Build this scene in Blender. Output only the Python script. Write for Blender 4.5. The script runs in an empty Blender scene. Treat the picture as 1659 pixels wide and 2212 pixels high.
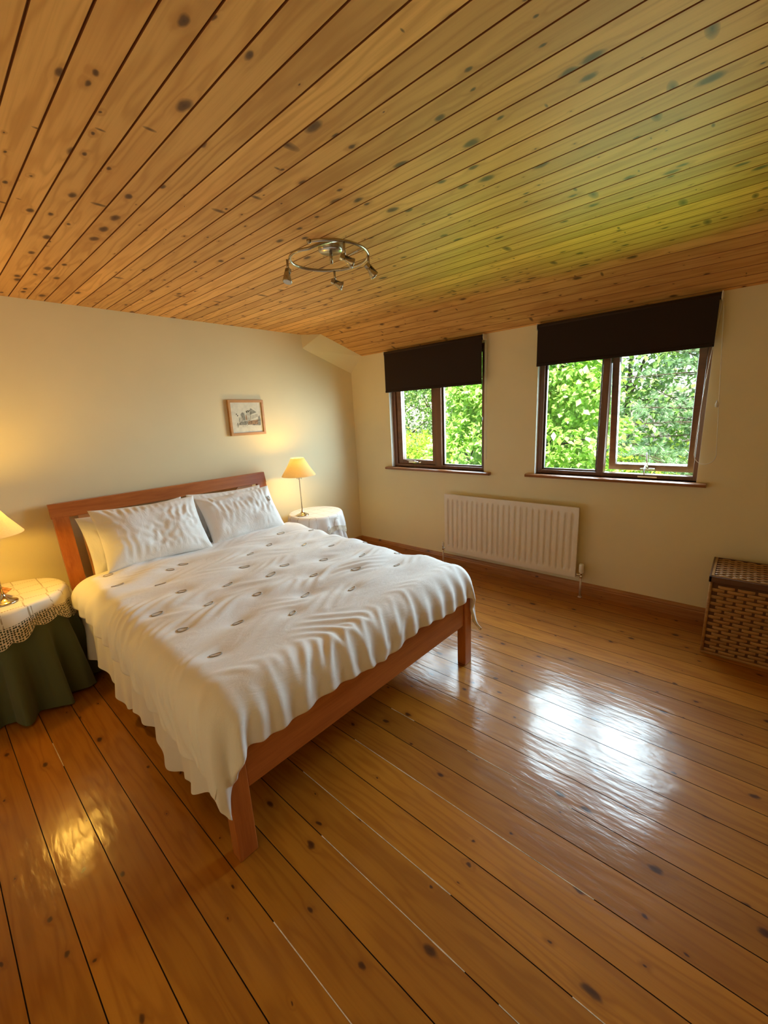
import bpy, bmesh, math, random
import numpy as np
from mathutils import Vector, Matrix, noise

PI = math.pi
sc = bpy.context.scene
COL = sc.collection

# ------------------------------------------------------------------ camera
cam_d = bpy.data.cameras.new('camera')
cam = bpy.data.objects.new('camera', cam_d); COL.objects.link(cam)
R = Matrix(((0.65646, -0.75268, -0.05035), (-0.20746, -0.11597, -0.97135), (0.72527, 0.64810, -0.23228)))
rx, dn, fw = Vector(R[0]), Vector(R[1]), Vector(R[2])
m = Matrix((rx, -dn, -fw)).transposed().to_4x4()
m.translation = Vector((0, 0, 1.5))
cam.matrix_world = m
cam_d.sensor_fit = 'HORIZONTAL'; cam_d.sensor_width = 36.0
cam_d.lens = 890.9 / 1659.0 * 36.0
cam_d.clip_start = 0.02; cam_d.clip_end = 200
sc.camera = cam

# ------------------------------------------------------------------ exposure
sc.view_settings.view_transform = 'Standard'
sc.view_settings.look = 'None'
sc.view_settings.exposure = 0.0
sc.view_settings.gamma = 1.0
sc.view_settings.use_curve_mapping = False
sc.cycles.use_denoising = True
sc.cycles.max_bounces = 10
sc.cycles.diffuse_bounces = 6
sc.cycles.transparent_max_bounces = 24
sc.cycles.sample_clamp_indirect = 6.0
sc.cycles.caustics_reflective = False
sc.cycles.caustics_refractive = False

# ------------------------------------------------------------------ world, sun, daylight
w = bpy.data.worlds.new('world'); sc.world = w; w.use_nodes = True
nt = w.node_tree; nt.nodes.clear()
wo = nt.nodes.new('ShaderNodeOutputWorld'); wb = nt.nodes.new('ShaderNodeBackground')
sky = nt.nodes.new('ShaderNodeTexSky'); sky.sky_type = 'NISHITA'; sky.sun_disc = False
sky.sun_elevation = math.radians(50); sky.sun_rotation = math.radians(200)
wb.inputs[1].default_value = 0.45
nt.links.new(sky.outputs[0], wb.inputs[0]); nt.links.new(wb.outputs[0], wo.inputs[0])

def aim(o, d):
    o.rotation_euler = Vector(d).to_track_quat('-Z', 'Y').to_euler()

def area(name, loc, direction, sx, sy, power, color, spread=180):
    l = bpy.data.lights.new(name, 'AREA'); l.shape = 'RECTANGLE'; l.size = sx; l.size_y = sy
    l.energy = power; l.color = color; l.spread = math.radians(spread)
    o = bpy.data.objects.new(name, l); COL.objects.link(o); o.location = loc; aim(o, direction)
    return o

sun_l = bpy.data.lights.new('sun', 'SUN'); sun_l.energy = 20.0; sun_l.angle = math.radians(0.6)
sun_l.color = (1.0, 0.95, 0.84)
sun_o = bpy.data.objects.new('sun', sun_l); COL.objects.link(sun_o); aim(sun_o, (0.62, 0.30, -0.85))

DAY = (0.69, 0.88, 1.0)
# daylight entering each window (outside the glass, facing in)
area('daylight_or_fill', (3.62, 2.30, 1.36), (-1, 0.35, -0.45), 1.04, 0.80, 41, DAY, 135)
area('daylight_or_fill', (3.68, 0.77, 1.40), (-1, 0, -0.60), 1.04, 0.86, 42, DAY, 120)
# sunlit greenery below the windows throws green light up onto the ceiling
area('garden_light', (3.70, 2.25, 1.10), (-1.0, -0.62, 0.62), 0.9, 0.4, 1.0, (0.55, 1.0, 0.08), 45)
area('garden_light', (3.72, 0.80, 1.10), (-1.0, -0.20, 0.66), 0.9, 0.4, 1.6, (0.55, 1.0, 0.08), 48)
# warm fill light added behind the viewer, not a window of the room
area('daylight_or_fill', (-0.90, 0.6, 1.5), (1, 0.15, -0.1), 1.6, 1.2, 5.5, (1.0, 0.64, 0.24))

LAMPCOL = (1.0, 0.56, 0.08)

# ------------------------------------------------------------------ node helpers
class NT:
    def __init__(s, name):
        s.m = bpy.data.materials.new(name); s.m.use_nodes = True
        s.t = s.m.node_tree; s.t.nodes.clear()
        s.out = s.t.nodes.new('ShaderNodeOutputMaterial')
    def n(s, typ, ins=None, **kw):
        nd = s.t.nodes.new('ShaderNode' + typ)
        for k, v in kw.items(): setattr(nd, k, v)
        for k, v in (ins or {}).items():
            if hasattr(v, 'is_output') or isinstance(v, bpy.types.NodeSocket): s.t.links.new(v, nd.inputs[k])
            else: nd.inputs[k].default_value = v
        return nd
    def math(s, op, a, b=None, c=None, clamp=False):
        ins = {0: a}
        if b is not None: ins[1] = b
        if c is not None: ins[2] = c
        nd = s.n('Math', ins, operation=op, use_clamp=clamp); return nd.outputs[0]
    def mix(s, f, a, b, blend='MIX'):
        nd = s.n('MixRGB', {0: f, 1: a, 2: b}, blend_type=blend); return nd.outputs[0]
    def ramp(s, f, stops, interp='LINEAR'):
        nd = s.n('ValToRGB', {0: f}); cr = nd.color_ramp; cr.interpolation = interp
        while len(cr.elements) > 1: cr.elements.remove(cr.elements[0])
        cr.elements[0].position = stops[0][0]; cr.elements[0].color = stops[0][1]
        for p, c in stops[1:]:
            e = cr.elements.new(p); e.color = c
        return nd.outputs[0]
    def comb(s, x, y, z):
        return s.n('CombineXYZ', {0: x, 1: y, 2: z}).outputs[0]
    def bsdf(s, **ins):
        nd = s.n('BsdfPrincipled')
        for k, v in ins.items():
            k = k.replace('_', ' ')
            if isinstance(v, bpy.types.NodeSocket): s.t.links.new(v, nd.inputs[k])
            else: nd.inputs[k].default_value = v
        s.t.links.new(nd.outputs[0], s.out.inputs[0]); return nd
    def bump(s, h, strength=0.3, dist=0.01):
        return s.n('Bump', {'Strength': strength, 'Distance': dist, 'Height': h}).outputs[0]

def c4(*c): return (c[0], c[1], c[2], 1.0)

def plain(name, col, rough=0.5, metal=0.0, noise_amt=0.06, nscale=20, bump=0.0, bscale=200, **kw):
    M = NT(name)
    co = M.n('TexCoord').outputs['Object']
    nz = M.n('TexNoise', {'Vector': co, 'Scale': nscale, 'Detail': 3.0}).outputs[0]
    lo = tuple(x * (1 - noise_amt) for x in col); hi = tuple(min(1, x * (1 + noise_amt)) for x in col)
    c = M.ramp(nz, [(0.3, c4(*lo)), (0.7, c4(*hi))])
    ins = dict(Base_Color=c, Roughness=rough, Metallic=metal); ins.update(kw)
    if bump:
        n2 = M.n('TexNoise', {'Vector': co, 'Scale': bscale, 'Detail': 2.0}).outputs[0]
        ins['Normal'] = M.bump(n2, bump, 0.002)
    M.bsdf(**ins)
    return M.m

def pine(name, width, phase, light, mid, dark, knot, rough=0.4, coat=0.0, along='Y',
         kx=8.0, ky=3.2, kthr=0.10, varnish=0.0, stretch=1.0, seed=0.0, across='X', spec=0.5, coatrough=0.1, spikes=False):
    """knotty pine boards; grain runs along one object axis, a new board every <width> metres"""
    M = NT(name)
    co = M.n('TexCoord').outputs['Object']
    sp = M.n('SeparateXYZ', {0: co})
    X, Y = sp.outputs[across], sp.outputs[along]
    t = M.math('DIVIDE', M.math('SUBTRACT', X, phase), width)
    idx = M.math('FLOOR', t)
    rnd = M.n('TexWhiteNoise', {'W': M.math('ADD', idx, seed)}, noise_dimensions='1D')
    r = rnd.outputs['Value']
    rc = M.n('SeparateColor', {0: rnd.outputs['Color']})
    yy = M.math('ADD', Y, M.math('MULTIPLY', r, 37.0))
    # knots: one candidate per cell, only some cells carry one
    kv = M.comb(M.math('MULTIPLY_ADD', idx, 7.37, M.math('MULTIPLY', X, kx)), M.math('MULTIPLY', yy, ky), 0.0)
    nzw = M.n('TexNoise', {'Vector': M.comb(M.math('MULTIPLY', X, 30), M.math('MULTIPLY', yy, 18), 0.0), 'Scale': 1.0, 'Detail': 2.0}).outputs[1]
    kvd = M.n('VectorMath', {0: kv, 1: M.n('VectorMath', {0: nzw, 'Scale': 0.12}, operation='SCALE').outputs[0]}, operation='ADD').outputs[0]
    vo = M.n('TexVoronoi', {'Vector': kvd, 'Scale': 1.0, 'Randomness': 1.0}, feature='F1', voronoi_dimensions='2D')
    d = vo.outputs['Distance']
    vc = M.n('SeparateColor', {0: vo.outputs['Color']})
    size = M.math('MULTIPLY', M.math('POWER', vc.outputs[0], 2.0), kthr)
    size = M.math('MULTIPLY_ADD', size, 1.0, 0.018)
    kd = M.math('DIVIDE', d, size)
    core = M.ramp(kd, [(0.0, (1, 1, 1, 1)), (0.55, (0.85, 0.85, 0.85, 1)), (1.0, (0, 0, 0, 1))])
    if spikes:   # knots sawn lengthways, running across the board
        sv = M.n('TexVoronoi', {'Vector': M.comb(M.math('MULTIPLY_ADD', idx, 3.71, M.math('MULTIPLY', X, 5.0)), M.math('MULTIPLY', yy, 13.0), 0.0), 'Scale': 0.45, 'Randomness': 1.0}, feature='F1', voronoi_dimensions='2D')
        sc2 = M.n('SeparateColor', {0: sv.outputs['Color']})
        sz = M.math('MULTIPLY', M.math('POWER', sc2.outputs[1], 3.0), 0.11)
        sk = M.math('SUBTRACT', 1.0, M.math('DIVIDE', sv.outputs['Distance'], M.math('ADD', sz, 0.002)), clamp=True)
        core = M.math('MAXIMUM', core, M.math('POWER', sk, 0.5))
    halo = M.ramp(M.math('DIVIDE', d, M.math('MULTIPLY_ADD', size, 2.2, 0.03)), [(0.0, (1, 1, 1, 1)), (1.0, (0, 0, 0, 1))])
    # grain
    warp = M.math('MULTIPLY', halo, 0.55)
    n1 = M.n('TexNoise', {'Vector': M.comb(M.math('MULTIPLY', X, 9), M.math('MULTIPLY', yy, 0.9), idx), 'Scale': 1.0, 'Detail': 3.0}).outputs[0]
    ph = M.math('ADD', M.math('ADD', M.math('MULTIPLY', X, 30.0), M.math('MULTIPLY', n1, 16.0)), M.math('MULTIPLY', warp, 2.5))
    ring = M.math('ADD', M.math('MULTIPLY', M.math('SINE', M.math('MULTIPLY', ph, 3.0)), 0.5), 0.5)
    ring = M.math('POWER', ring, 2.5)
    fine = M.n('TexNoise', {'Vector': M.comb(M.math('MULTIPLY', X, 160), M.math('MULTIPLY', yy, 3.0), r), 'Scale': 1.0, 'Detail': 4.0}).outputs[0]
    big = M.n('TexNoise', {'Vector': M.comb(M.math('MULTIPLY', X, 5), M.math('MULTIPLY', yy, 1.3), r), 'Scale': 1.0, 'Detail': 2.0}).outputs[0]
    c = M.mix(M.math('MULTIPLY', ring, 0.60), c4(*light), c4(*mid))
    c = M.mix(M.math('MULTIPLY', M.ramp(fine, [(0.45, (0, 0, 0, 1)), (0.75, (1, 1, 1, 1))]), 0.35), c, c4(*mid))
    c = M.mix(M.math('MULTIPLY', M.ramp(big, [(0.40, (0, 0, 0, 1)), (0.72, (1, 1, 1, 1))]), 0.45), c, c4(*dark))
    tone = M.math('MULTIPLY_ADD', rc.outputs[1], 0.30, 0.84)
    c = M.mix(1.0, c, M.n('CombineColor', {0: tone, 1: tone, 2: tone}).outputs[0], 'MULTIPLY')
    c = M.mix(M.math('MULTIPLY', halo, 0.45), c, c4(*dark))
    c = M.mix(M.math('MULTIPLY', core, 0.92), c, c4(*knot))
    bh = M.math('ADD', M.math('MULTIPLY', fine, 0.4), M.math('MULTIPLY', n1, 0.6))
    ins = dict(Base_Color=c, Roughness=rough)
    ins['Specular_IOR_Level'] = spec
    if varnish:
        wv = M.n('TexNoise', {'Vector': M.comb(M.math('MULTIPLY', X, 34), M.math('MULTIPLY', yy, 9.0), 0.0), 'Scale': 1.0, 'Detail': 4.0}).outputs[0]
        wv2 = M.n('TexNoise', {'Vector': co, 'Scale': 5.0, 'Detail': 1.0}).outputs[0]
        hh = M.math('ADD', wv, M.math('MULTIPLY', wv2, 2.5))
        ins['Coat_Weight'] = coat; ins['Coat_Roughness'] = coatrough
        ins['Coat_Normal'] = M.bump(hh, varnish, 0.004)
        ins['Normal'] = M.bump(bh, 0.15, 0.002)
    else:
        ins['Normal'] = M.bump(bh, 0.12, 0.002)
        ins['Coat_Weight'] = coat; ins['Coat_Roughness'] = coatrough
    M.bsdf(**ins)
    return M.m

def timber(name, light, dark, along='Y', rough=0.35, coat=0.0, s=1.0, rot=0.0):
    M = NT(name)
    co = M.n('TexCoord').outputs['Object']
    sc_ = {'X': (1.5, 22, 22), 'Y': (22, 1.5, 22), 'Z': (22, 22, 1.5)}[along]
    mp = M.n('Mapping', {'Vector': co, 'Scale': tuple(v * s for v in sc_), 'Rotation': (0, 0, rot)}).outputs[0]
    n1 = M.n('TexNoise', {'Vector': mp, 'Scale': 1.0, 'Detail': 5.0, 'Distortion': 0.6}).outputs[0]
    n2 = M.n('TexNoise', {'Vector': mp, 'Scale': 7.0, 'Detail': 3.0}).outputs[0]
    f = M.math('ADD', M.math('MULTIPLY', n1, 0.7), M.math('MULTIPLY', n2, 0.3))
    c = M.ramp(f, [(0.32, c4(*dark)), (0.66, c4(*light))])
    M.bsdf(Base_Color=c, Roughness=rough, Coat_Weight=coat, Coat_Roughness=0.15, Normal=M.bump(n2, 0.08, 0.001))
    return M.m

def fabric(name, col, rough=0.85, weave=900, micro=0.25, sheen=0.2, trans=0.0, soft=0.35, softscale=22, aniso=(1, 1, 1), dist=0.006):
    M = NT(name)
    co = M.n('TexCoord').outputs['Object']
    nz = M.n('TexNoise', {'Vector': co, 'Scale': weave, 'Detail': 2.0}).outputs[0]
    mp = M.n('Mapping', {'Vector': co, 'Scale': aniso}).outputs[0]
    n2 = M.n('TexNoise', {'Vector': mp, 'Scale': softscale, 'Detail': 5.0, 'Roughness': 0.6, 'Distortion': 1.0}).outputs[0]
    h = M.math('ADD', M.math('MULTIPLY', nz, 0.1), n2)
    c = M.ramp(nz, [(0.3, c4(*[x * 0.96 for x in col])), (0.7, c4(*col))])
    M.bsdf(Base_Color=c, Roughness=rough, Sheen_Weight=sheen, Specular_IOR_Level=0.25, Normal=M.bump(h, soft, dist))
    return M.m

MAT = {}
MAT['wall'] = plain('cream_paint', (0.80, 0.71, 0.46), 0.72, noise_amt=0.02, nscale=3, bump=0.12, bscale=260)
MAT['reveal'] = plain('white_paint', (0.86, 0.84, 0.76), 0.5, noise_amt=0.02)
MAT['ceil'] = pine('pine_ceiling_boards', 0.0835, 0.0675, (0.78, 0.43, 0.13), (0.54, 0.25, 0.055), (0.44, 0.18, 0.035),
                   (0.060, 0.020, 0.008), spec=0.3, rough=0.55, kx=9.0, ky=5.0, kthr=0.165, coat=0.0, spikes=True)
MAT['groove'] = plain('dark_board_joint', (0.22, 0.07, 0.015), 0.6)
MAT['floor'] = pine('pine_floorboards', 0.1345, 0.0315, (0.43, 0.165, 0.012), (0.30, 0.098, 0.006), (0.21, 0.060, 0.004),
                    (0.035, 0.007, 0.002), rough=0.5, spec=0.12, coat=1.0, kx=6.5, ky=3.6, kthr=0.085, varnish=0.45, seed=9.0, coatrough=0.20)
MAT['gap'] = plain('floor_gap', (0.035, 0.014, 0.006), 0.8)
MAT['filler'] = plain('pale_gap_filler', (0.62, 0.50, 0.33), 0.7, noise_amt=0.25, nscale=60)
MAT['skirt'] = pine('pine_skirting', 0.3, 0.0, (0.46, 0.19, 0.045), (0.33, 0.12, 0.025), (0.25, 0.08, 0.02), (0.05, 0.02, 0.01),
                    rough=0.38, kx=7.0, ky=3.0, kthr=0.12, across='Z', coat=0.3)
MAT['skirtx'] = pine('pine_skirting_side', 0.3, 0.0, (0.46, 0.19, 0.045), (0.33, 0.12, 0.025), (0.25, 0.08, 0.02), (0.05, 0.02, 0.01),
                    rough=0.38, kx=7.0, ky=3.0, kthr=0.12, across='Z', along='X', coat=0.3)
MAT['cherryX'] = timber('cherry_wood_rail', (0.54, 0.185, 0.046), (0.35, 0.098, 0.022), 'X', 0.32, 0.3)
MAT['cherryY'] = timber('cherry_wood_side', (0.54, 0.185, 0.046), (0.35, 0.098, 0.022), 'Y', 0.32, 0.3)
MAT['cherryZ'] = timber('cherry_wood_post', (0.54, 0.185, 0.046), (0.35, 0.098, 0.022), 'Z', 0.32, 0.3)
MAT['panel'] = timber('pale_plywood', (0.55, 0.28, 0.11), (0.44, 0.20, 0.07), 'X', 0.4, 0.2)
MAT['framewood'] = timber('window_hardwood', (0.20, 0.078, 0.030), (0.11, 0.040, 0.015), 'Z', 0.35, 0.2)
MAT['framewoodY'] = timber('window_hardwood_rail', (0.20, 0.078, 0.030), (0.11, 0.040, 0.015), 'Y', 0.35, 0.2)
MAT['sill'] = timber('window_sill_timber', (0.30, 0.115, 0.04), (0.19, 0.065, 0.022), 'Y', 0.3, 0.3)
MAT['picwood'] = timber('light_oak', (0.58, 0.30, 0.09), (0.46, 0.21, 0.055), 'X', 0.4)
MAT['duvet'] = fabric('white_cotton_cover', (0.83, 0.82, 0.81), 0.75, soft=0.30, softscale=7, aniso=(0.8, 2.4, 1.4), dist=0.014)
MAT['pillow'] = fabric('white_cotton_pillow', (0.86, 0.86, 0.85), 0.75, soft=0.45, softscale=9, aniso=(1.6, 0.9, 1.0), dist=0.010)
MAT['sheet'] = fabric('white_sheet', (0.80, 0.78, 0.76), 0.8, soft=0.2)
MAT['ring'] = plain('taupe_embroidery', (0.40, 0.35, 0.29), 0.35, noise_amt=0.25, nscale=300, bump=0.5, bscale=900)
MAT['ringsilk'] = plain('pale_silk', (0.66, 0.60, 0.53), 0.3)
MAT['green'] = fabric('sage_green_cloth', (0.105, 0.125, 0.060), 0.9, soft=0.1)
MAT['white_enamel'] = plain('white_enamel', (0.78, 0.71, 0.60), 0.32, noise_amt=0.02)
MAT['chrome'] = plain('chrome', (0.75, 0.73, 0.70), 0.15, 1.0, noise_amt=0.02)
MAT['nickel'] = plain('brushed_nickel', (0.44, 0.40, 0.33), 0.24, 1.0, noise_amt=0.06, nscale=80)
MAT['copper'] = plain('painted_pipe', (0.60, 0.50, 0.40), 0.35, 0.4)
MAT['whiteplastic'] = plain('white_plastic', (0.80, 0.78, 0.72), 0.4, noise_amt=0.02)
MAT['blind'] = fabric('dark_brown_blackout', (0.022, 0.011, 0.008), 0.75, soft=0.05, sheen=0.0)
MAT['blindroll'] = fabric('dark_brown_blackout_roll', (0.040, 0.024, 0.019), 0.6, soft=0.05, sheen=0.0)
MAT['seal'] = plain('glazing_spacer', (0.24, 0.25, 0.26), 0.4, 0.3)
MAT['grout'] = plain('dark_cane_gap', (0.11, 0.042, 0.013), 0.8)
MAT['cane'] = timber('woven_cane', (0.46, 0.26, 0.085), (0.26, 0.115, 0.03), 'Y', 0.45, 0.1, s=3)
MAT['canerim'] = timber('cane_rim', (0.12, 0.045, 0.018), (0.06, 0.02, 0.009), 'Y', 0.4, 0.2)
MAT['glassdrop'] = plain('crystal', (0.9, 0.88, 0.8), 0.05, 0.0, noise_amt=0.0, Transmission_Weight=0.8)
MAT['paper'] = plain('cream_paper', (0.66, 0.65, 0.55), 0.8, noise_amt=0.10, nscale=30)
MAT['ink'] = plain('ink_dark', (0.045, 0.04, 0.035), 0.8)
MAT['wash'] = plain('grey_wash', (0.26, 0.26, 0.22), 0.8, noise_amt=0.4, nscale=60)
MAT['sepia'] = plain('sepia_wash', (0.34, 0.22, 0.13), 0.8, noise_amt=0.5, nscale=90)
MAT['palewash'] = plain('pale_wash', (0.48, 0.47, 0.40), 0.8, noise_amt=0.2, nscale=60)
MAT['leaflet'] = plain('leaflet_orange', (0.50, 0.22, 0.06), 0.5, noise_amt=0.5, nscale=25)

def shade_mat():
    M = NT('linen_lampshade')
    co = M.n('TexCoord').outputs['Object']
    nz = M.n('TexNoise', {'Vector': co, 'Scale': 260.0, 'Detail': 2.0}).outputs[0]
    c = M.ramp(nz, [(0.3, (0.78, 0.68, 0.46, 1)), (0.7, (0.88, 0.78, 0.56, 1))])
    dfs = M.n('BsdfDiffuse', {'Color': c}).outputs[0]
    tr = M.n('BsdfTranslucent', {'Color': c}).outputs[0]
    mx = M.n('MixShader', {0: 0.62, 1: dfs, 2: tr}).outputs[0]
    M.t.links.new(mx, M.out.inputs[0]); return M.m
MAT['shade'] = shade_mat()

def glass_mat():
    M = NT('window_glass')
    tr = M.n('BsdfTransparent', {'Color': (0.97, 0.985, 0.97, 1)}).outputs[0]
    gl = M.n('BsdfGlossy', {'Color': (1, 1, 1, 1), 'Roughness': 0.02}).outputs[0]
    g = M.n('NewGeometry')
    dt = M.math('ABSOLUTE', M.n('VectorMath', {0: g.outputs['Normal'], 1: g.outputs['Incoming']}, operation='DOT_PRODUCT').outputs['Value'])
    lw = M.math('MULTIPLY_ADD', M.math('POWER', M.math('SUBTRACT', 1.0, dt), 5.0), 0.9, 0.035)
    mx = M.n('MixShader', {0: lw, 1: tr, 2: gl}).outputs[0]
    M.t.links.new(mx, M.out.inputs[0]); return M.m
MAT['glass'] = glass_mat()

def lace_mat(name, col, scale, hole, dashes=False):
    M = NT(name)
    uv = M.n('UVMap').outputs[0]
    b = M.n('BsdfPrincipled', {'Base Color': c4(*col), 'Roughness': 0.8})
    vo = M.n('TexVoronoi', {'Vector': uv, 'Scale': scale, 'Randomness': 0.35}, feature='F1', voronoi_dimensions='2D')
    hole_m = M.math('LESS_THAN', vo.outputs['Distance'], hole)
    # pattern only in the lace border (v > 0 in the second uv row)
    sp = M.n('SeparateXYZ', {0: uv})
    tr = M.n('BsdfTransparent').outputs[0]
    mx = M.n('MixShader', {0: hole_m, 1: b.outputs[0], 2: tr}).outputs[0]
    M.t.links.new(mx, M.out.inputs[0]); return M.m
MAT['lace'] = lace_mat('crochet_lace', (0.78, 0.70, 0.55), 95, 0.36)

def cloth_top_mat(name, col, line):
    """white linen with drawn-thread zigzag lines"""
    M = NT(name)
    co = M.n('TexCoord').outputs['Object']
    vo = M.n('TexVoronoi', {'Vector': co, 'Scale': 9.0, 'Randomness': 0.15}, feature='DISTANCE_TO_EDGE', voronoi_dimensions='2D')
    vd = M.n('TexVoronoi', {'Vector': co, 'Scale': 90.0, 'Randomness': 0.1}, feature='F1', voronoi_dimensions='2D')
    e = M.math('LESS_THAN', vo.outputs['Distance'], 0.035)
    dsh = M.math('LESS_THAN', vd.outputs['Distance'], 0.42)
    f = M.math('MULTIPLY', e, dsh)
    c = M.mix(M.math('MULTIPLY', f, 0.75), c4(*col), c4(*line))
    M.bsdf(Base_Color=c, Roughness=0.8, Sheen_Weight=0.1, Specular_IOR_Level=0.2)
    return M.m
MAT['linen'] = cloth_top_mat('drawn_thread_linen', (0.80, 0.74, 0.62), (0.32, 0.22, 0.10))
MAT['linen2'] = cloth_top_mat('drawn_thread_linen_far', (0.82, 0.80, 0.78), (0.45, 0.38, 0.32))

def leaf_mat(name, c1, c2, c3, trans=0.35, sat=1.0):
    M = NT(name)
    g = M.n('NewGeometry')
    r = g.outputs['Random Per Island']
    c = M.ramp(r, [(0.0, c4(*c1)), (0.5, c4(*c2)), (1.0, c4(*c3))])
    d = M.n('BsdfPrincipled', {'Base Color': c, 'Roughness': 0.34, 'Specular IOR Level': 0.8}).outputs[0]
    t = M.n('BsdfTranslucent', {'Color': M.mix(0.6, c, (0.55, 0.85, 0.06, 1))}).outputs[0]
    mx = M.n('MixShader', {0: trans, 1: d, 2: t}).outputs[0]
    M.t.links.new(mx, M.out.inputs[0]); return M.m
MAT['leaf'] = leaf_mat('broad_leaves', (0.20, 0.42, 0.08), (0.38, 0.62, 0.14), (0.62, 0.78, 0.30))
MAT['leaf_y'] = leaf_mat('yellow_green_leaves', (0.26, 0.45, 0.04), (0.42, 0.60, 0.05), (0.60, 0.70, 0.09))
MAT['leaf_d'] = leaf_mat('hedge_leaves', (0.08, 0.18, 0.04), (0.16, 0.30, 0.07), (0.27, 0.42, 0.12), 0.2)
MAT['needle'] = leaf_mat('pine_needles', (0.13, 0.28, 0.14), (0.22, 0.40, 0.21), (0.36, 0.54, 0.30), 0.15)
MAT['bark'] = plain('bark', (0.06, 0.045, 0.03), 0.9, noise_amt=0.4, nscale=30)
MAT['twig'] = plain('dry_twigs', (0.45, 0.42, 0.33), 0.8, noise_amt=0.3)
MAT['grass'] = plain('lawn', (0.14, 0.30, 0.05), 0.9, noise_amt=0.3, nscale=6)

# ------------------------------------------------------------------ mesh helpers
class MB:
    def __init__(s): s.bm = bmesh.new(); s.mi = 0
    def _tag(s, faces):
        for f in faces: f.material_index = s.mi
    def box(s, x0, x1, y0, y1, z0, z1, bev=0.0, M=None, seg=2):
        b = bmesh.new(); bmesh.ops.create_cube(b, size=1)
        for v in b.verts:
            v.co = Vector(((x0 + x1) / 2 + v.co.x * (x1 - x0), (y0 + y1) / 2 + v.co.y * (y1 - y0), (z0 + z1) / 2 + v.co.z * (z1 - z0)))
        if bev: bmesh.ops.bevel(b, geom=b.edges[:], offset=bev, segments=seg, profile=0.5, affect='EDGES')
        s.add(b, M)
    def add(s, b, M=None):
        vm = {}
        for v in b.verts: vm[v] = s.bm.verts.new(M @ v.co if M else v.co)
        for f in b.faces:
            try:
                nf = s.bm.faces.new([vm[v] for v in f.verts]); nf.material_index = s.mi; nf.smooth = f.smooth
            except ValueError: pass
        b.free()
    def tube(s, pts, rad, n=10, cap=True, closed=False, smooth=True):
        pts = [Vector(p) for p in pts]; rads = rad if isinstance(rad, (list, tuple)) else [rad] * len(pts)
        up = None; rings = []
        N = len(pts)
        for i, p in enumerate(pts):
            if closed: d = pts[(i + 1) % N] - pts[i - 1]
            else: d = pts[min(i + 1, N - 1)] - pts[max(i - 1, 0)]
            d.normalize()
            if up is None:
                up = d.orthogonal().normalized()
            up = (up - d * up.dot(d)).normalized()
            sd = d.cross(up)
            rings.append([s.bm.verts.new(p + (up * math.cos(2 * PI * k / n) + sd * math.sin(2 * PI * k / n)) * rads[i]) for k in range(n)])
        rng = range(N if closed else N - 1)
        for i in rng:
            a, b = rings[i], rings[(i + 1) % N]
            for k in range(n):
                f = s.bm.faces.new((a[k], a[(k + 1) % n], b[(k + 1) % n], b[k])); f.smooth = smooth; f.material_index = s.mi
        if cap and not closed:
            for rg, fl in ((rings[0], True), (rings[-1], False)):
                f = s.bm.faces.new(rg[::-1] if fl else rg); f.material_index = s.mi
    def lathe(s, prof, c=(0, 0, 0), n=32, M=None, smooth=True, closed=False):
        c = Vector(c); rings = []
        for r, z in prof:
            ring = []
            for k in range(n):
                a = 2 * PI * k / n
                p = Vector((r * math.cos(a), r * math.sin(a), z))
                if M: p = M @ p
                ring.append(s.bm.verts.new(p + c))
            rings.append(ring)
        for i in range(len(rings) - 1):
            a, b = rings[i], rings[i + 1]
            for k in range(n):
                f = s.bm.faces.new((a[k], a[(k + 1) % n], b[(k + 1) % n], b[k])); f.smooth = smooth; f.material_index = s.mi
        for rg, fl, (r, z) in ((rings[0], True, prof[0]), (rings[-1], False, prof[-1])):
            if r > 1e-5 and not closed:
                f = s.bm.faces.new(rg[::-1] if fl else rg); f.material_index = s.mi
    def prism(s, poly, ax, lo, hi, bev=0.0, M=None):
        """extrude a 2-D polygon along axis ax (0,1,2) from lo to hi"""
        b = bmesh.new()
        def P(p, h):
            q = [0, 0, 0]; o = [i for i in range(3) if i != ax]
            q[o[0]], q[o[1]], q[ax] = p[0], p[1], h; return Vector(q)
        A = [b.verts.new(P(p, lo)) for p in poly]; B = [b.verts.new(P(p, hi)) for p in poly]
        b.faces.new(A); b.faces.new(B[::-1])
        for i in range(len(poly)):
            j = (i + 1) % len(poly); b.faces.new((A[j], A[i], B[i], B[j]))
        bmesh.ops.recalc_face_normals(b, faces=b.faces[:])
        if bev: bmesh.ops.bevel(b, geom=b.edges[:], offset=bev, segments=2, profile=0.5, affect='EDGES')
        s.add(b, M)
    def face(s, pts, smooth=False):
        f = s.bm.faces.new([s.bm.verts.new(p) for p in pts]); f.material_index = s.mi; f.smooth = smooth; return f
    def build(s, name, mats, parent=None, loc=(0, 0, 0), recalc=False, label=None):
        if recalc: bmesh.ops.recalc_face_normals(s.bm, faces=s.bm.faces[:])
        me = bpy.data.meshes.new(name); s.bm.to_mesh(me); s.bm.free()
        for mm in (mats if isinstance(mats, (list, tuple)) else [mats]): me.materials.append(mm)
        o = bpy.data.objects.new(name, me); COL.objects.link(o); o.location = loc
        if parent: o.parent = parent
        if label: o['label'] = label
        return o

def tag(o, label, cat, group=None, kind=None):
    o['label'] = label; o['category'] = cat
    if group: o['group'] = group
    if kind: o['kind'] = kind
    return o

def empty(name, loc=(0, 0, 0), rz=0.0):
    o = bpy.data.objects.new(name, None); COL.objects.link(o); o.location = loc; o.rotation_euler = (0, 0, rz)
    o.empty_display_size = 0.1
    return o

def struct(o, label=None):
    o['kind'] = 'structure'
    if label: o['label'] = label
    return o

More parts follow.
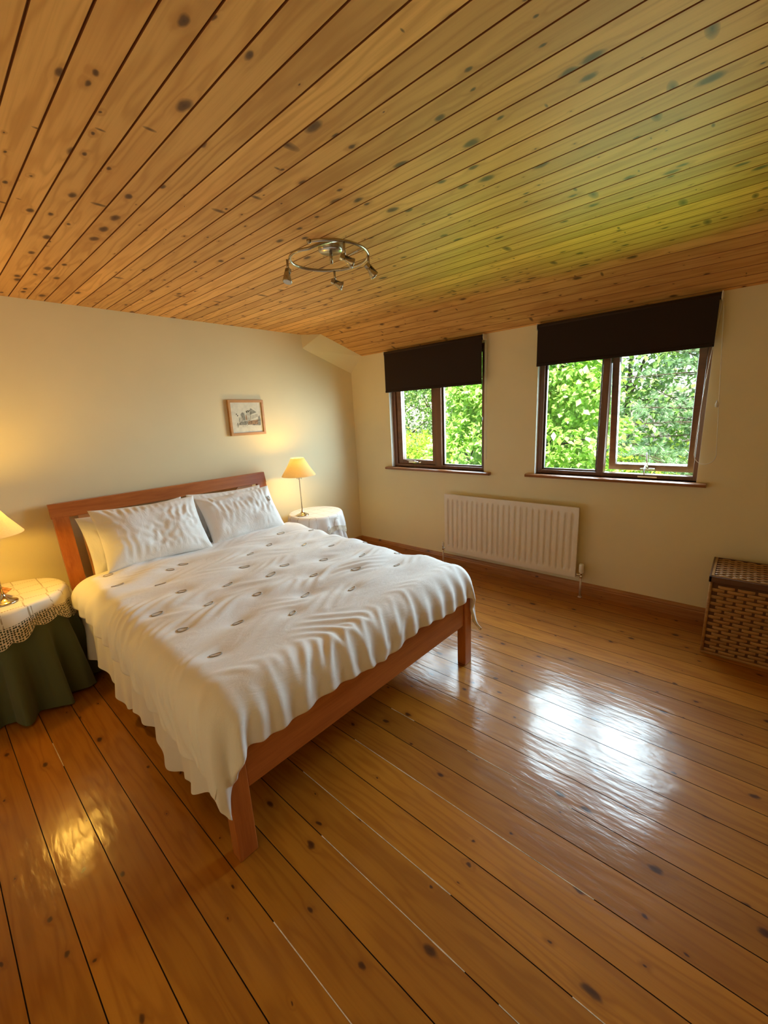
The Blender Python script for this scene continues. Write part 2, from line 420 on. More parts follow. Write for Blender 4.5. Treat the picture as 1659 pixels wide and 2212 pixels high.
def grid_mesh(name, P, mats, parent=None, smooth=True, uv=None, loc=(0, 0, 0), closed_u=False):
    """P: (N, M, 3) array of vertices"""
    N, Mm = P.shape[:2]
    me = bpy.data.meshes.new(name)
    idx = np.arange(N * Mm).reshape(N, Mm)
    if closed_u: idx = np.vstack([idx, idx[:1]])
    q = np.stack([idx[:-1, :-1], idx[1:, :-1], idx[1:, 1:], idx[:-1, 1:]], -1).reshape(-1, 4)
    me.vertices.add(N * Mm); me.vertices.foreach_set('co', P.reshape(-1).astype(np.float32))
    me.loops.add(len(q) * 4); me.loops.foreach_set('vertex_index', q.reshape(-1).astype(np.int32))
    me.polygons.add(len(q)); me.polygons.foreach_set('loop_start', np.arange(0, len(q) * 4, 4, dtype=np.int32))
    me.polygons.foreach_set('loop_total', np.full(len(q), 4, dtype=np.int32))
    me.update(); me.validate()
    if uv is not None:
        if closed_u: uv = np.concatenate([uv, uv[:1] + np.array([1.0, 0])], 0)
        ii, jj = np.meshgrid(np.arange(idx.shape[0] - 1), np.arange(Mm - 1), indexing='ij')
        L = np.stack([uv[ii, jj], uv[ii + 1, jj], uv[ii + 1, jj + 1], uv[ii, jj + 1]], 2).reshape(-1, 2)
        l = me.uv_layers.new(name='UVMap'); l.data.foreach_set('uv', L.reshape(-1).astype(np.float32))
    me.polygons.foreach_set('use_smooth', np.full(len(q), smooth))
    for mm in (mats if isinstance(mats, (list, tuple)) else [mats]): me.materials.append(mm)
    o = bpy.data.objects.new(name, me); COL.objects.link(o); o.location = loc
    if parent: o.parent = parent
    return o

# ------------------------------------------------------------------ room dimensions
XW, YB = 3.35, 3.37          # inner faces: window wall, headboard wall
XL, YF = -1.05, -1.30        # the walls behind the viewer
HC, HS, XK = 2.275, 2.10, 2.85   # ceiling, ceiling at the window wall, start of the slope
W1 = (1.765, 2.845, 0.945, 2.04)  # window 1: y0, y1, z0, z1
W2 = (0.232, 1.312, 0.955, 2.04)

# ------------------------------------------------------------------ floor
PW, PX0 = 0.1345, 0.0315
def smooth(f):
    f.smooth = True
b = MB()
g = 0.0016
edges = [PX0 + PW * k for k in range(-9, 27)]
fill = {3: [(-1.3, 0.93)], 5: [(-1.3, 0.32), (0.42, 1.02)], 6: [(-1.3, 0.18), (0.55, 1.30)], 8: [(0.2, 1.25)], 10: [(0.35, 0.8), (1.1, 1.25)], 1: [(2.2, 2.42)]}
ys = YF - 0.1
for k in range(len(edges) - 1):
    x0, x1 = edges[k] + g, edges[k + 1] - g
    if x1 > XW + 0.1: x1 = XW + 0.1
    if x0 > XW + 0.05: break
    b.mi = 0
    b.face([(x0, ys, 0), (x1, ys, 0), (x1, YB + 0.1, 0), (x0, YB + 0.1, 0)])
    b.mi = 1
    xe = edges[k + 1]
    if xe > XW: continue
    for side in ((x1, xe - g * 0.6, 0, -0.006), (xe + g * 0.6, xe + g, -0.006, 0)):
        b.face([(side[0], ys, side[2]), (side[1], ys, side[3]), (side[1], YB + .1, side[3]), (side[0], YB + .1, side[2])])
    b.face([(xe - g, ys, -0.006), (xe + g, ys, -0.006), (xe + g, YB + .1, -0.006), (xe - g, YB + .1, -0.006)])
    n = k - 9 + 1
    if n in fill:
        b.mi = 2
        for a0, a1 in fill[n]:
            wd = g * 1.15
            st = 24
            for q in range(st):
                ya, yb = a0 + (a1 - a0) * q / st, a0 + (a1 - a0) * (q + 1) / st
                wa = wd * (0.75 + 0.5 * noise.noise(Vector((ya * 9, n, 0)))); wb2 = wd * (0.75 + 0.5 * noise.noise(Vector((yb * 9, n, 0))))
                b.face([(xe - wa, ya, 0.0004), (xe + wa, ya, 0.0004), (xe + wb2, yb, 0.0004), (xe - wb2, yb, 0.0004)])
b.mi = 1
b.box(XL - 0.1, XW + 0.1, ys, YB + 0.1, -0.10, -0.008)
struct(b.build('floor', [MAT['floor'], MAT['gap'], MAT['filler']]), 'varnished knotty pine floorboards')

# ------------------------------------------------------------------ ceiling (flat part, then a slope down to the window wall)
b = MB()
CW, CX0 = 0.0835, 0.0675
def ceil_z(x):
    return HC if x <= XK else HC - (x - XK) * (HC - HS) / (XW - XK)
k = -14
gv, gd = 0.0027, 0.005
ya, yb = YF - 0.05, YB + 0.05
while True:
    x0 = CX0 + CW * k; x1 = x0 + CW; k += 1
    if x0 > XW + 0.02: break
    pts = [(x0 + gv, 0)]
    if x0 < XK < x1 - gv: pts.append((XK, 0))
    pts.append((x1 - gv, 0))
    b.mi = 0
    for (p, _), (q, _) in zip(pts[:-1], pts[1:]):
        b.face([(p, ya, ceil_z(p)), (p, yb, ceil_z(p)), (q, yb, ceil_z(q)), (q, ya, ceil_z(q))])
    b.mi = 1
    pr = [(x1 - gv, 0), (x1 - gv * 0.45, gd), (x1 + gv * 0.45, gd), (x1 + gv, 0)]
    for (p, dz), (q, ez) in zip(pr[:-1], pr[1:]):
        b.face([(p, ya, ceil_z(p) + dz), (p, yb, ceil_z(p) + dz), (q, yb, ceil_z(q) + ez), (q, ya, ceil_z(q) + ez)])
b.mi = 1
b.prism([(XL - 0.1, HC + 0.012), (XK, HC + 0.012), (XW + 0.2, ceil_z(XW + 0.2) + 0.012), (XW + 0.2, HC + 0.2), (XL - 0.1, HC + 0.2)], 1, ya, yb)
struct(b.build('ceiling', [MAT['ceil'], MAT['groove']]), 'knotty pine tongue and groove ceiling boards')

# ------------------------------------------------------------------ walls
b = MB()
T = 0.12
def wbox(y0, y1, z0, z1): b.box(XW, XW + T, y0, y1, z0, z1)
wbox(YF - .1, W2[0], -0.1, 2.4); wbox(W2[1], W1[0], -0.1, 2.4); wbox(W1[1], YB + .12, -0.1, 2.4)
for Wn in (W1, W2):
    wbox(Wn[0], Wn[1], -0.1, Wn[2]); wbox(Wn[0], Wn[1], Wn[3], 2.4)
b.mi = 1
for Wn in (W1, W2):   # white painted linings of the window openings
    b.box(XW + 0.001, XW + T, Wn[1] - 0.003, Wn[1] + 0.001, Wn[2], Wn[3]); b.box(XW + 0.001, XW + T, Wn[0] - 0.001, Wn[0] + 0.003, Wn[2], Wn[3])
struct(b.build('wall_right', [MAT['wall'], MAT['reveal']]), 'cream wall with the two windows')
b = MB(); b.box(XL - .12, XW + .12, YB, YB + .12, -0.1, 2.4); struct(b.build('wall_back', MAT['wall']), 'cream wall behind the bed')
b = MB(); b.box(XL - .12, XL, YF - .1, YB + .1, -0.1, 2.4); struct(b.build('wall_left', MAT['wall']))
b = MB(); b.box(XL - .12, XW + .12, YF - .12, YF, -0.1, 2.4); struct(b.build('wall_front', MAT['wall']))

# boxed rafter along the top of the headboard wall
P1, P2, P3 = Vector((2.69, YB + .01, HC + .004)), Vector((2.775, 3.31, HC + .004)), Vector((2.70, YB + .01, 2.145))
P4, P5, P6 = Vector((XK, 3.245, HC + .004)), Vector((XW + .01, 3.19, HS - .002)), Vector((XW + .01, YB + .01, 1.93))
P7, P8 = Vector((XW + .01, YB + .01, HS + .1)), Vector((XK, YB + .01, HC + .05))
b = MB()
vs = [b.bm.verts.new(p) for p in (P1, P2, P3, P4, P5, P6, P7, P8)]
for f in ((0, 1, 2), (2, 1, 3), (2, 3, 4), (2, 4, 5), (5, 4, 6), (0, 7, 3, 1), (7, 6, 4, 3), (0, 2, 5, 6, 7)):
    b.bm.faces.new([vs[i] for i in f])
struct(b.build('trim_1', MAT['wall'], recalc=True), 'sloping boxed rafter in the corner under the ceiling')

# skirting boards
def skirting(name, prof, ax, lo, hi, mat, label):
    b = MB(); b.prism(prof, ax, lo, hi); return struct(b.build(name, mat), label)
skirting('baseboard_right', [(XW, 0), (XW - .020, 0), (XW - .020, .062), (XW - .016, .070), (XW - .017, .076), (XW - .010, .090), (XW - .006, .094), (XW, .096)], 1, YF, YB, MAT['skirt'], 'pine skirting board under the windows')
skirting('baseboard_back', [(YB, 0), (YB - .020, 0), (YB - .020, .062), (YB - .016, .070), (YB - .017, .076), (YB - .010, .090), (YB - .006, .094), (YB, .096)], 0, XL, XW - .02, MAT['skirtx'], 'pine skirting board behind the bed')

# ------------------------------------------------------------------ windows
FX0, FX1 = XW + 0.048, XW + 0.115
def frame_rect(b, y0, y1, z0, z1, wl, wr, wb_, wt, x0, x1, M=None, bev=0.004):
    """rectangular frame of four bars; y1 is the left side seen from the room"""
    b.box(x0, x1, y1 - wl, y1, z0, z1, bev, M); b.box(x0, x1, y0, y0 + wr, z0, z1, bev, M)
    b.box(x0 + .0005, x1 - .0005, y0 + wr - .002, y1 - wl + .002, z0, z0 + wb_, bev, M); b.box(x0 + .0005, x1 - .0005, y0 + wr - .002, y1 - wl + .002, z1 - wt, z1, bev, M)

def sill(Wn, parent, y0, y1):
    b = MB()
    x0, x1 = XW - 0.052, FX0 + 0.002
    prof = [(x1, Wn[2]), (x0 + .012, Wn[2]), (x0 + .003, Wn[2] - .004), (x0, Wn[2] - .012), (x0 + .003, Wn[2] - .021), (x0 + .012, Wn[2] - .025), (x1, Wn[2] - .025)]
    b.prism(prof, 1, Wn[0], Wn[1])
    prof2 = [(XW - .0005, Wn[2])] + prof[1:-1] + [(XW - .0005, Wn[2] - .025)]
    b.prism(prof2, 1, y0, Wn[0] + .001); b.prism(prof2, 1, Wn[1] - .001, y1)
    return b.build('window_sill', MAT['sill'], parent)

# window 1
y0, y1, z0, z1 = W1
b = MB(); frame_rect(b, y0, y1, z0, z1, .045, .045, .030, .05, FX0, FX1)
b.box(FX0, FX1, 2.245, 2.325, z0 + .02, z1 - .02, .004)
w1 = b.build('window_1', MAT['framewood']); struct(w1, 'smaller two light timber window nearer the bed')
b = MB(); frame_rect(b, 2.327, 2.800, .976, z1 - .05, .060, .035, .042, .05, FX0 + .014, FX1 + .01)
s1 = b.build('sash', MAT['framewoodY'], w1)
b = MB(); b.box(FX1 - .016, FX1 - .010, 2.36, 2.742, 1.016, z1 - .10); b.build('pane', MAT['glass'], s1)
b = MB(); frame_rect(b, 2.358, 2.744, 1.014, z1 - .10, .006, .006, .006, .006, FX1 - .020, FX1 - .006, bev=0.001); b.build('glazing_strip', MAT['seal'], s1)
b = MB(); b.box(FX1 - .034, FX1 - .028, y0 + .045, 2.245, .975, z1 - .05); b.build('pane', MAT['glass'], w1)
b = MB(); frame_rect(b, y0 + .043, 2.247, .973, z1 - .05, .016, .016, .012, .012, FX1 - .030, FX1 - .008, bev=0.002); b.build('glazing_bead', MAT['framewoodY'], w1)
b = MB(); frame_rect(b, y0 + .058, 2.232, .984, z1 - .06, .006, .006, .006, .006, FX1 - .042, FX1 - .026, bev=0.001); b.build('glazing_strip', MAT['seal'], w1)
b = MB()   # cockspur handle
b.box(FX0 + .004, FX0 + .014, 2.50, 2.66, .986, 1.002, .003)
b.tube([(FX0 + .004, 2.53, .996), (FX0 - .012, 2.54, 1.0), (FX0 - .018, 2.58, 1.008), (FX0 - .018, 2.64, 1.014), (FX0 - .012, 2.69, 1.010)], [.006, .007, .007, .006, .004], 8)
b.build('window_handle', MAT['chrome'], s1, label='chrome window handle')
sill(W1, w1, 1.70, 2.90)

# window 2
y0, y1, z0, z1 = W2
b = MB(); frame_rect(b, y0, y1, z0, z1, .040, .030, .030, .05, FX0, FX1)
b.box(FX0, FX1, .808, .856, z0 + .02, z1 - .02, .004)
w2 = b.build('window_2', MAT['framewood']); struct(w2, 'larger two light timber window nearer the basket')
b = MB(); b.box(FX1 - .034, FX1 - .028, .856, y1 - .04, .985, z1 - .05); b.build('pane', MAT['glass'], w2)
b = MB(); frame_rect(b, .854, y1 - .038, .983, z1 - .05, .012, .012, .010, .012, FX1 - .030, FX1 - .008, bev=0.002); b.build('glazing_bead', MAT['framewoodY'], w2)
b = MB(); frame_rect(b, .864, y1 - .048, .992, z1 - .06, .006, .006, .006, .006, FX1 - .044, FX1 - .026, bev=0.001); b.build('glazing_strip', MAT['seal'], w2)
tilt = math.radians(8)
TM = Matrix.Translation((FX1, 0, z1 - .05)) @ Matrix.Rotation(-tilt, 4, 'Y') @ Matrix.Translation((-FX1, 0, -(z1 - .05)))
b = MB(); frame_rect(b, y0 + .032, .806, .986, z1 - .052, .046, .046, .046, .046, FX0 + .012, FX1 + .004, TM)
s2 = b.build('sash', MAT['framewoodY'], w2, label='top hung sash pushed open')
b = MB(); b.box(FX1 - .030, FX1 - .024, y0 + .077, .761, 1.031, z1 - .097, 0, TM); b.build('pane', MAT['glass'], s2)
b = MB(); frame_rect(b, y0 + .072, .766, 1.026, z1 - .092, .008, .008, .008, .008, FX1 - .036, FX1 - .020, TM, bev=0.001); b.build('glazing_strip', MAT['seal'], s2)
b = MB()   # stay and lever
b.box(FX0 - .004, FX0 + .004, .46, .58, .962, .974, .002)
b.tube([(FX0, .54, .975), (FX0 + .01, .545, 1.00), (FX0 + .045, .548, 1.03), (FX0 + .10, .548, 1.05)], .004, 8)
b.tube([TM @ Vector((FX0 + .004, .545, 1.010)), TM @ Vector((FX0 - .010, .546, 1.030)), TM @ Vector((FX0 - .016, .550, 1.075)), TM @ Vector((FX0 - .012, .553, 1.130))], [.008, .007, .005, .004], 8)
b.tube([TM @ Vector((FX0 + .006, .50, 1.010)), TM @ Vector((FX0 - .004, .50, 1.008)), TM @ Vector((FX0 - .004, .59, 1.008))], .006, 8)
b.build('window_handle', MAT['chrome'], w2, label='chrome stay and lever')
sill(W2, w2, .178, 1.372)

# ------------------------------------------------------------------ roller blinds
def blind(name, yr0, yr1, yf0, yf1, zb, ztop, label, chain):
    e = empty(name, (XW - .045, (yr0 + yr1) / 2, zb)); ox, oy, oz = e.location
    tag(e, label, 'blind', 'roller blinds over the windows')
    def L(p): return (p[0] - ox, p[1] - oy, p[2] - oz)
    cx = XW - .045
    b = MB(); b.tube([L((cx, yf0 - .004, ztop - .022)), L((cx, yf1 + .004, ztop - .022))], .021, 24); b.build('roller', MAT['blindroll'], e)
    b = MB()
    pr = [(cx - .0205 - ox, ztop - .024 - oz), (cx - .0190 - ox, ztop - .024 - oz), (cx - .0190 - ox, zb - oz), (cx - .0205 - ox, zb - oz)]
    b.prism(pr, 1, yf0 - oy, yf1 - oy); b.build('blind_fabric', MAT['blind'], e)
    b = MB(); b.box(cx - .0255 - ox, cx - .014 - ox, yf0 - oy, yf1 - oy, 0.0, .022, .004); b.build('bottom_bar', MAT['blind'], e)
    for yy, s in ((yf0 - .012, 1), (yf1 + .006, 1)):
        b = MB(); b.box(cx - .020 - ox, XW - .001 - ox, yy - oy, yy + .005 - oy, ztop - .045 - oz, ztop + .002 - oz, .002)
        b.tube([L((cx, yy - .004, ztop - .022)), L((cx, yy + .010, ztop - .022))], .016, 16)
        b.build('bracket', MAT['whiteplastic'], e)
    b = MB(); b.tube([L(p) for p in chain], .0021, 6, closed=True); b.build('pull_chain', MAT['whiteplastic'], e)
    return e
def loop_chain(x, ya, yb, zt, zb, lean=0.0):
    pts = []
    n = 14
    for i in range(n): t = i / n; pts.append((x - .012 * math.sin(PI * t), ya + lean * math.sin(t * PI * .5) , zt + (zb + .06 - zt) * t))
    mid = ((ya + lean) + yb) / 2; r = abs(yb - (ya + lean)) / 2
    for i in range(10):
        a = PI * i / 9; pts.append((x, mid - math.copysign(r, yb - ya - lean) * math.cos(a), zb + .06 - .06 * math.sin(a)))
    for i in range(1, n): t = i / n; pts.append((x, yb + (ya - .004 - yb) * t, zb + .06 + (zt - zb - .06) * t))
    return pts
bl1 = blind('roller_blind', 1.745, 2.865, 1.757, 2.828, 1.700, 2.092, 'dark brown roller blind half lowered over the smaller window nearer the bed', loop_chain(XW - .03, 1.742, 1.728, 2.06, 1.06, -.006))
bl2 = blind('roller_blind', .218, 1.320, .228, 1.296, 1.788, 2.092, 'wider dark brown roller blind lowered over the open window near the basket', loop_chain(XW - .03, .215, .150, 2.06, 1.08, .045))
b = MB(); ox, oy, oz = bl2.location
b.lathe([(.001, -.022), (.008, -.020), (.009, -.005), (.006, .010), (.002, .022)], (XW - .03 - ox, .180 - oy, 1.455 - oz), 12)
b.build('chain_tensioner', MAT['whiteplastic'], bl2)

# ------------------------------------------------------------------ radiator
rad = empty('radiator', (XW - .05, 1.52, 0.165)); tag(rad, 'white ribbed steel panel radiator on the wall under the windows', 'radiator')
y0, y1, z0, z1 = .920 - 1.52, 2.125 - 1.52, 0.0, .560
ny, nz = 24 * 16, 40
Yv = np.linspace(y0 + .0, y1 - .0, ny + 1); Zv = np.linspace(z0, z1, nz + 1)
YY, ZZ = np.meshgrid(Yv, Zv, indexing='ij')
per = (y1 - y0 - .03) / 23.0
ph = ((YY - y0 - .015) / per) % 1.0
groove = np.clip(1 - np.abs(ph - .5) / .30, 0, 1); groove = groove * groove * (3 - 2 * groove)
inr = ((YY > y0 + .015) & (YY < y1 - .015)).astype(float)
# rounded flute ends
ee = np.minimum(ZZ - (z0 + .045), (z1 - .040) - ZZ); lat = np.abs(ph - .5) * per
m_ = np.clip(ee / .02 - (lat / .022) ** 2 * .6, 0, 1); m_ = m_ * m_ * (3 - 2 * m_)
dep = .013 * groove * inr * m_
P = np.stack([-.050 + dep, YY, ZZ], -1)
fr = grid_mesh('radiator_panel', P[::-1], MAT['white_enamel'], rad)
b = MB(); b.box(-.050, -.032, y0 - .003, y0, z0, z1); b.box(-.050, -.032, y1, y1 + .003, z0, z1); b.box(-.0495, -.032, y0, y1, z1, z1 + .003); b.box(-.0495, -.032, y0, y1, z0 - .003, z0)
b.build('panel_edge', MAT['white_enamel'], rad)
b = MB(); b.box(-.0335, -.030, y0, y1, z0, z1, .001); b.box(-.026, -.018, y0 + .01, y1 - .01, z0 + .01, z1 - .01, .003)
for yy in (y0 + .03, y1 - .035): b.box(-.034, .048, yy, yy + .004, z0 + .06, z1 - .06)
b.build('radiator_back', MAT['white_enamel'], rad)
for yy, big in ((.878 - 1.52, True), (2.160 - 1.52, False)):
    b = MB(); x = -.035
    b.tube([(x, yy, -.163), (x, yy, .005)], .0075, 12)
    b.lathe([(.014, 0), (.015, .004), (.010, .008), (.008, .012)], (x, yy, -.165), 16)
    b.build('pipe', MAT['copper'], rad)
    b = MB()
    b.lathe([(.009, 0), (.011, .003), (.011, .016), (.009, .020), (.009, .034), (.011, .036), (.011, .044), (.008, .046)], (x, yy, -.002), 16)
    yn = y0 + .01 if big else y1 - .01
    b.tube([(x, yy, .022), (x, yn, .022)], [.010, .009], 12)
    v = b.build('valve', MAT['chrome'], rad)
    b = MB()
    h = .070 if big else .032; r = .0175 if big else .012
    b.lathe([(r * .8, 0), (r, .004), (r, h - .008), (r * .85, h), (.001, h + .001)], (x, yy, .044), 24)
    b.build('valve_cap', MAT['whiteplastic'], v)

# ------------------------------------------------------------------ woven basket
bk = empty('laundry_basket', (3.10, -.27, 0)); tag(bk, 'lidded woven cane laundry basket standing against the wall below the windows', 'basket')
bx0, bx1, by0, by1, bh = -.20, .20, -.36, .345, .475
b = MB(); b.box(bx0 + .006, bx1 - .006, by0 + .006, by1 - .006, 0.004, bh, .004); 
core_b = b.build('basket_liner', MAT['grout'], bk)
rng = random.Random(4)
b = MB()
def strand(c, du, dv, nn, L, H, D):
    """a bowed strand piece: half ellipsoid with flat ends"""
    c, du, dv, nn = map(Vector, (c, du, dv, nn)); A, B_ = 6, 5
    rows = []
    for i in range(A + 1):
        t = i / A * 2 - 1; bul = (1 - t * t) ** .5 * .9 + .1; row = []
        for j in range(B_ + 1):
            q = j / B_ * PI; row.append(b.bm.verts.new(c + du * (t * L / 2) + dv * (-math.cos(q) * H / 2 * (.8 + .2 * bul)) + nn * (math.sin(q) * D * .5 * bul + D * bul * .5 - D * .2)))
        rows.append(row)
    for i in range(A):
        for j in range(B_):
            f = b.bm.faces.new((rows[i][j], rows[i + 1][j], rows[i + 1][j + 1], rows[i][j + 1])); f.smooth = True
def weave(origin, du, dv, nn, W_, H_, cw, rh):
    nc, nr = int(W_ / cw), int(H_ / rh); cw = W_ / nc; rh = H_ / nr
    for r_ in range(nr):
        for c_ in range(-1, nc + 1):
            if (r_ + c_) % 2: continue
            a = max(c_ * cw - cw * .36, 0); e_ = min((c_ + 1) * cw + cw * .36 , W_)
            if e_ - a < cw * .4: continue
            j = rng.uniform(-.0008, .0008)
            o_ = Vector(origin) + Vector(du) * ((a + e_) / 2) + Vector(dv) * ((r_ + .5) * rh + j)
            strand(o_, du, dv, nn, e_ - a, rh * .96, .010 * rng.uniform(.85, 1.1))
weave((bx0 + .004, by1 - .006, .015), (0, -1, 0), (0, 0, 1), (-1, 0, 0), by1 - by0 - .012, bh - .05, .043, .0205)
weave((bx0 + .006, by1 - .004, .015), (1, 0, 0), (0, 0, 1), (0, 1, 0), bx1 - bx0 - .012, bh - .05, .043, .0205)
b.build('woven_sides', MAT['cane'], bk, recalc=True)
b = MB(); b.tube([(bx0, by1, .0), (bx0, by1, bh)], .008, 8); b.tube([(bx0, by0, .0), (bx0, by0, bh)], .008, 8)
b.box(bx0 - .008, bx1 + .004, by0 - .004, by1 + .008, 0.0, .016, .004)
b.build('basket_frame', MAT['cane'], bk)
lid = empty('lid', (0, 0, 0)); lid.parent = bk
lid_b = MB(); lx0, lx1, ly0, ly1 = bx0 - .014, bx1 - .02, by0 - .012, by1 + .012; lz0, lz1 = bh - .018, bh + .018
for q in ((lx0, lx0 + .016, ly0, ly1), (lx1 - .016, lx1, ly0, ly1), (lx0, lx1, ly0, ly0 + .016), (lx0, lx1, ly1 - .016, ly1)):
    lid_b.box(q[0], q[1], q[2], q[3], lz0, lz1, .004)
bpy.data.objects.remove(lid)
lid = lid_b.build('lid', MAT['canerim'], bk)
lid_b = MB(); lid_b.box(lx0 + .014, lx1 - .014, ly0 + .014, ly1 - .014, lz0 + .01, lz1 - .006); lid_b.build('lid_backing', MAT['grout'], lid)
b = MB()
weave((lx0 + .018, ly1 - .018, lz1 - .006), (0, -1, 0), (1, 0, 0), (0, 0, 1), ly1 - ly0 - .036, lx1 - lx0 - .036, .030, .019)
o = b.build('woven_top', MAT['cane'], lid, recalc=True)
b = MB()
for q in ((lx0 + .016, lx0 + .022, ly0 + .02, ly1 - .01), (lx0 + .018, lx1 - .016, ly1 - .022, ly1 - .010)):
    b.box(q[0], q[1], q[2], q[3], lz1 - .004, lz1 + .003, .001)
b.build('lid_edging', MAT['cane'], lid)

# ------------------------------------------------------------------ bed
BA = math.radians(-1.2)
bed = empty('double_bed', (.462, 1.165, 0), BA); tag(bed, 'cherry wood double bed with tilted headboard in the middle of the room', 'bed')
BWd = 1.54
def bedpart(b, name, mat, parent=None, label=None): return b.build(name, mat, parent or bed, label=label)
for u0 in (0.0, BWd - .07):
    b = MB(); b.box(u0, u0 + .07, 0, .055, 0, .452, .004); bedpart(b, 'leg', MAT['cherryZ'])
b = MB(); b.box(.07, BWd - .07, .008, .038, .262, .450, .004)
bedpart(b, 'foot_rail', MAT['cherryX'])
for zz in (.30, .40):
    b = MB(); b.tube([(BWd - .035, -.001, zz), (BWd - .035, .004, zz)], .006, 10)
    bedpart(b, 'bolt_cover', MAT['cherryX'])
for u0 in (.012, BWd - .04):
    b = MB(); b.box(u0, u0 + .028, .055, 1.99, .262, .430, .004); bedpart(b, 'side_rail', MAT['cherryY'])
# headboard (curved, leaning back): v as a function of height
def hv(z):
    t = max(0, (z - .25) / .80); return 1.975 + .145 * t ** 1.25
def post(u0, u1):
    b = MB(); n = 16; th = .034; rows = []
    for i in range(n + 1):
        z = i / n * 0.965
        v = hv(z); rows.append([b.bm.verts.new(p) for p in ((u0, v, z), (u1, v, z), (u1, v + th, z), (u0, v + th, z))])
    for i in range(n):
        for k in range(4):
            b.bm.faces.new((rows[i][k], rows[i][(k + 1) % 4], rows[i + 1][(k + 1) % 4], rows[i + 1][k]))
    b.bm.faces.new(rows[0][::-1]); b.bm.faces.new(rows[-1])
    return bedpart(b, 'headboard_post', MAT['cherryZ'])
post(.0, .085); post(BWd - .085, BWd)
b = MB(); prof = [(hv(.952), .952), (hv(1.0), 1.0), (hv(1.045), 1.045), (hv(1.045) + .036, 1.045), (hv(.952) + .036, .952)]
b.prism(prof, 0, -.006, BWd + .006, .003); bedpart(b, 'top_rail', MAT['cherryX'])
b = MB()  # panel with a dipping top edge
zt = lambda u: .955 if (u < .26 or u > BWd - .26) else None
outline = []
N = 60
for i in range(N + 1):
    u = .135 + (BWd - .27) * i / N; t = abs(u - BWd / 2) / (BWd / 2 - .26)
    if t > 1: z = .955
    elif t > .93: z = .955 - .022 * (0.5 + 0.5 * math.cos((t - .93) / .07 * PI))
    else: z = .933 - .075 * (1 - (t / .93) ** 2)
    outline.append((u, z))
rows = []
for u, z in outline:
    rows.append([b.bm.verts.new(p) for p in ((u, hv(.35) + .006, .35), (u, hv(z) + .006, z), (u, hv(z) + .022, z), (u, hv(.35) + .022, .35))])
for i in range(N):
    for k in range(4): b.bm.faces.new((rows[i][k], rows[i][(k + 1) % 4], rows[i + 1][(k + 1) % 4], rows[i + 1][k]))
b.bm.faces.new(rows[0]); b.bm.faces.new(rows[-1][::-1])
bedpart(b, 'headboard_panel', MAT['panel'], label='pale plywood headboard panel with a dipping top edge')
b = MB(); 
for u0 in (.118, BWd - .145):
    b.box(u0, u0 + .027, hv(.4) - .002, hv(.4) + .02, .3, .5)
b.box(.08, BWd - .08, hv(.3), hv(.3) + .03, .262, .40, .003)
bedpart(b, 'headboard_crosspiece', MAT['cherryX'])

def tobed(o): o.location = bed.location; o.rotation_euler = bed.rotation_euler; return o

b = MB(); b.box(.045, BWd - .045, .042, 1.960, .34, .555, .05, seg=4)
mt = tobed(b.build('mattress', MAT['sheet'])); tag(mt, 'mattress in a white sheet under the duvet', 'mattress')

# valance (thin skirt showing on the near side)
n = 260; rows = []
PV = np.zeros((n, 12, 3))
for i in range(n):
    v = .03 + (1.93 - .03) * i / (n - 1)
    wv = .012 * math.sin(v * 21) + .008 * math.sin(v * 47 + 1) + .006 * noise.noise(Vector((v * 9, 0, 0)))
    low = .165 + .035 * math.sin(v * 9.5 + .6) + .012 * math.sin(v * 23)
    if v < .35: low += .05 * (1 - v / .35)
    for j in range(12):
        t = j / 11; z = .50 + (low - .50) * t
        PV[i, j] = (-.004 - .004 * t + wv * (t ** 1.3) - .022 * t, v, z)
va = grid_mesh('valance', PV, MAT['sheet']); tobed(va)
tag(va, 'thin white valance hanging below the duvet on the side of the green clothed table', 'bed valance')

